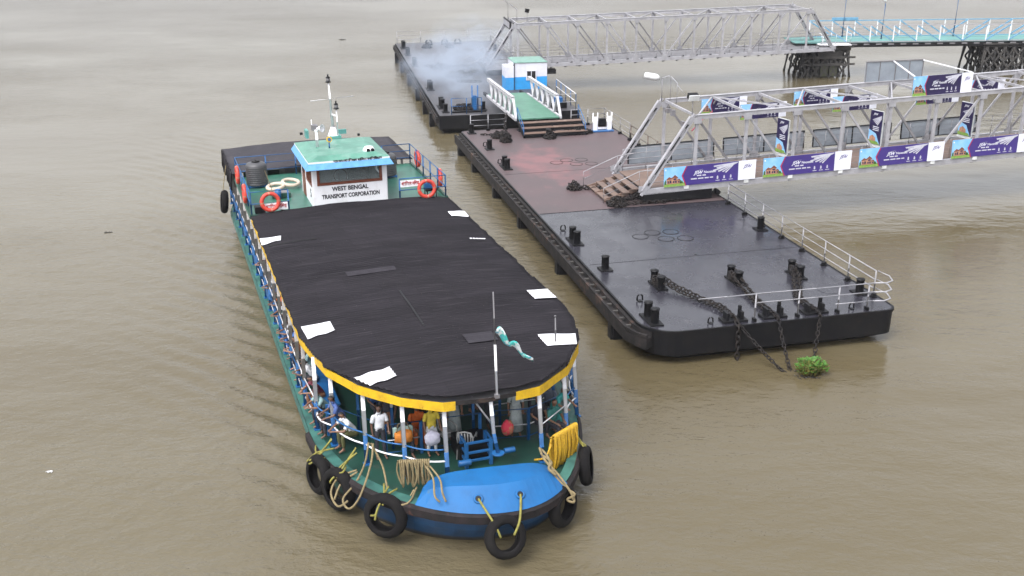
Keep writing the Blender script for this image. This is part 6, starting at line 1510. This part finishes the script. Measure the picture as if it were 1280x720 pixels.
# ------------------------------------------------------------------ smoke over the far pontoon
def smoke(name, lab, c, r, dens, rot=0, seed=0):
    bm = bmesh.new(); bmesh.ops.create_icosphere(bm, subdivisions=4, radius=1)
    for v in bm.verts: v.co = v.co*(1 + .25*noise.noise(v.co*1.5+Vector((seed,0,0))))
    me = bpy.data.meshes.new(name); bm.to_mesh(me); bm.free()
    m = bpy.data.materials.new('drifting_smoke'); m.use_nodes = True; nt = m.node_tree; N = nt.nodes; L = nt.links
    N.remove(N['Principled BSDF']); pv = N.new('ShaderNodeVolumePrincipled'); L.new(pv.outputs[0], N['Material Output'].inputs['Volume'])
    pv.inputs['Color'].default_value = (.74,.84,1,1); pv.inputs['Anisotropy'].default_value = .1
    tc = N.new('ShaderNodeTexCoord'); ln = N.new('ShaderNodeVectorMath'); ln.operation = 'LENGTH'; L.new(tc.outputs['Object'], ln.inputs[0])
    fr = N.new('ShaderNodeMapRange'); fr.inputs[1].default_value = .95; fr.inputs[2].default_value = .25; L.new(ln.outputs['Value'], fr.inputs[0])
    nz = N.new('ShaderNodeTexNoise'); nz.inputs['Scale'].default_value = 2.2; nz.inputs['Detail'].default_value = 6; nz.inputs['Distortion'].default_value = .8; L.new(tc.outputs['Object'], nz.inputs[0])
    mr = N.new('ShaderNodeMapRange'); mr.inputs[1].default_value = .38; mr.inputs[2].default_value = .7; L.new(nz.outputs[0], mr.inputs[0])
    a = N.new('ShaderNodeMath'); a.operation = 'MULTIPLY'; L.new(fr.outputs[0], a.inputs[0]); L.new(mr.outputs[0], a.inputs[1])
    b = N.new('ShaderNodeMath'); b.operation = 'MULTIPLY'; L.new(a.outputs[0], b.inputs[0]); b.inputs[1].default_value = dens; L.new(b.outputs[0], pv.inputs['Density'])
    me.materials.append(m); o = link(name, me); o.location = c; o.scale = r; o.rotation_euler = (0, 0, rot); return tag(o, lab, 'smoke', kind='stuff')
smoke('smoke', 'thin bluish smoke drifting over the left edge of the far pontoon', tuple(qp(-13, 2.6, 2.4)), (13.5, 5.0, 2.7), .36, FAR_RZ, 3)
smoke('smoke', 'paler smoke hanging round the foot of the far walkway', tuple(qp(-21, 6.0, 3.2)), (9.5, 5.5, 2.8), .15, FAR_RZ, 8)

# ------------------------------------------------------------------ drifting debris
for k, (x, y, sc, lab) in enumerate(((-20.0,50.6,.6,'dark twig clump floating far left of the ferry'),(-18.8,122.0,1.1,'dark scrap floating near the top of the photo, left of the far pontoon'),(-13.6,27.4,.28,'pale scrap floating at the lower left'),(3.6,41.6,.7,'small dark leaf clump floating between the ferry and the pontoon'),(-21.6,33.3,.6,'tiny scrap floating at the left edge'))):
    mb = MB(); rg = random.Random(k+40)
    for i in range(9):
        a = rg.uniform(0, pi); r = rg.uniform(.1,.3)*sc; ox, oy = rg.uniform(-.25,.25)*sc, rg.uniform(-.12,.12)*sc
        mb.tube([(ox-cos(a)*r, oy-sin(a)*r, .02), (ox, oy, .04+.02*sc), (ox+cos(a)*r, oy+sin(a)*r*.6, .02)], .018*sc, 5)
        if i % 2: mb.add([(ox, oy, .03), (ox+.12*sc, oy+.05*sc, .05), (ox+.2*sc, oy, .03), (ox+.1*sc, oy-.06*sc, .03)], [(0,1,2,3)])
    o = mb.build('twig_clump', M['timber'] if k != 2 else M['patch']); o.location = (x, y, 0); tag(o, lab, 'driftwood', 'scraps drifting on the river')
# plain air
HZ = .0002
if HZ:
    m = bpy.data.materials.new('haze'); m.use_nodes = True; nt = m.node_tree; N = nt.nodes; N.remove(N['Principled BSDF'])
    pv = N.new('ShaderNodeVolumePrincipled'); pv.inputs['Color'].default_value = (.93,.94,1,1); pv.inputs['Density'].default_value = HZ; nt.links.new(pv.outputs[0], N['Material Output'].inputs['Volume'])
    mb = MB(); mb.box((0, 1150, 8.5), (4200, 3900, 20)); o = mb.build('haze', m); tag(o, 'thin pale haze over the river', 'haze', kind='stuff')
# no object is hidden from rendering
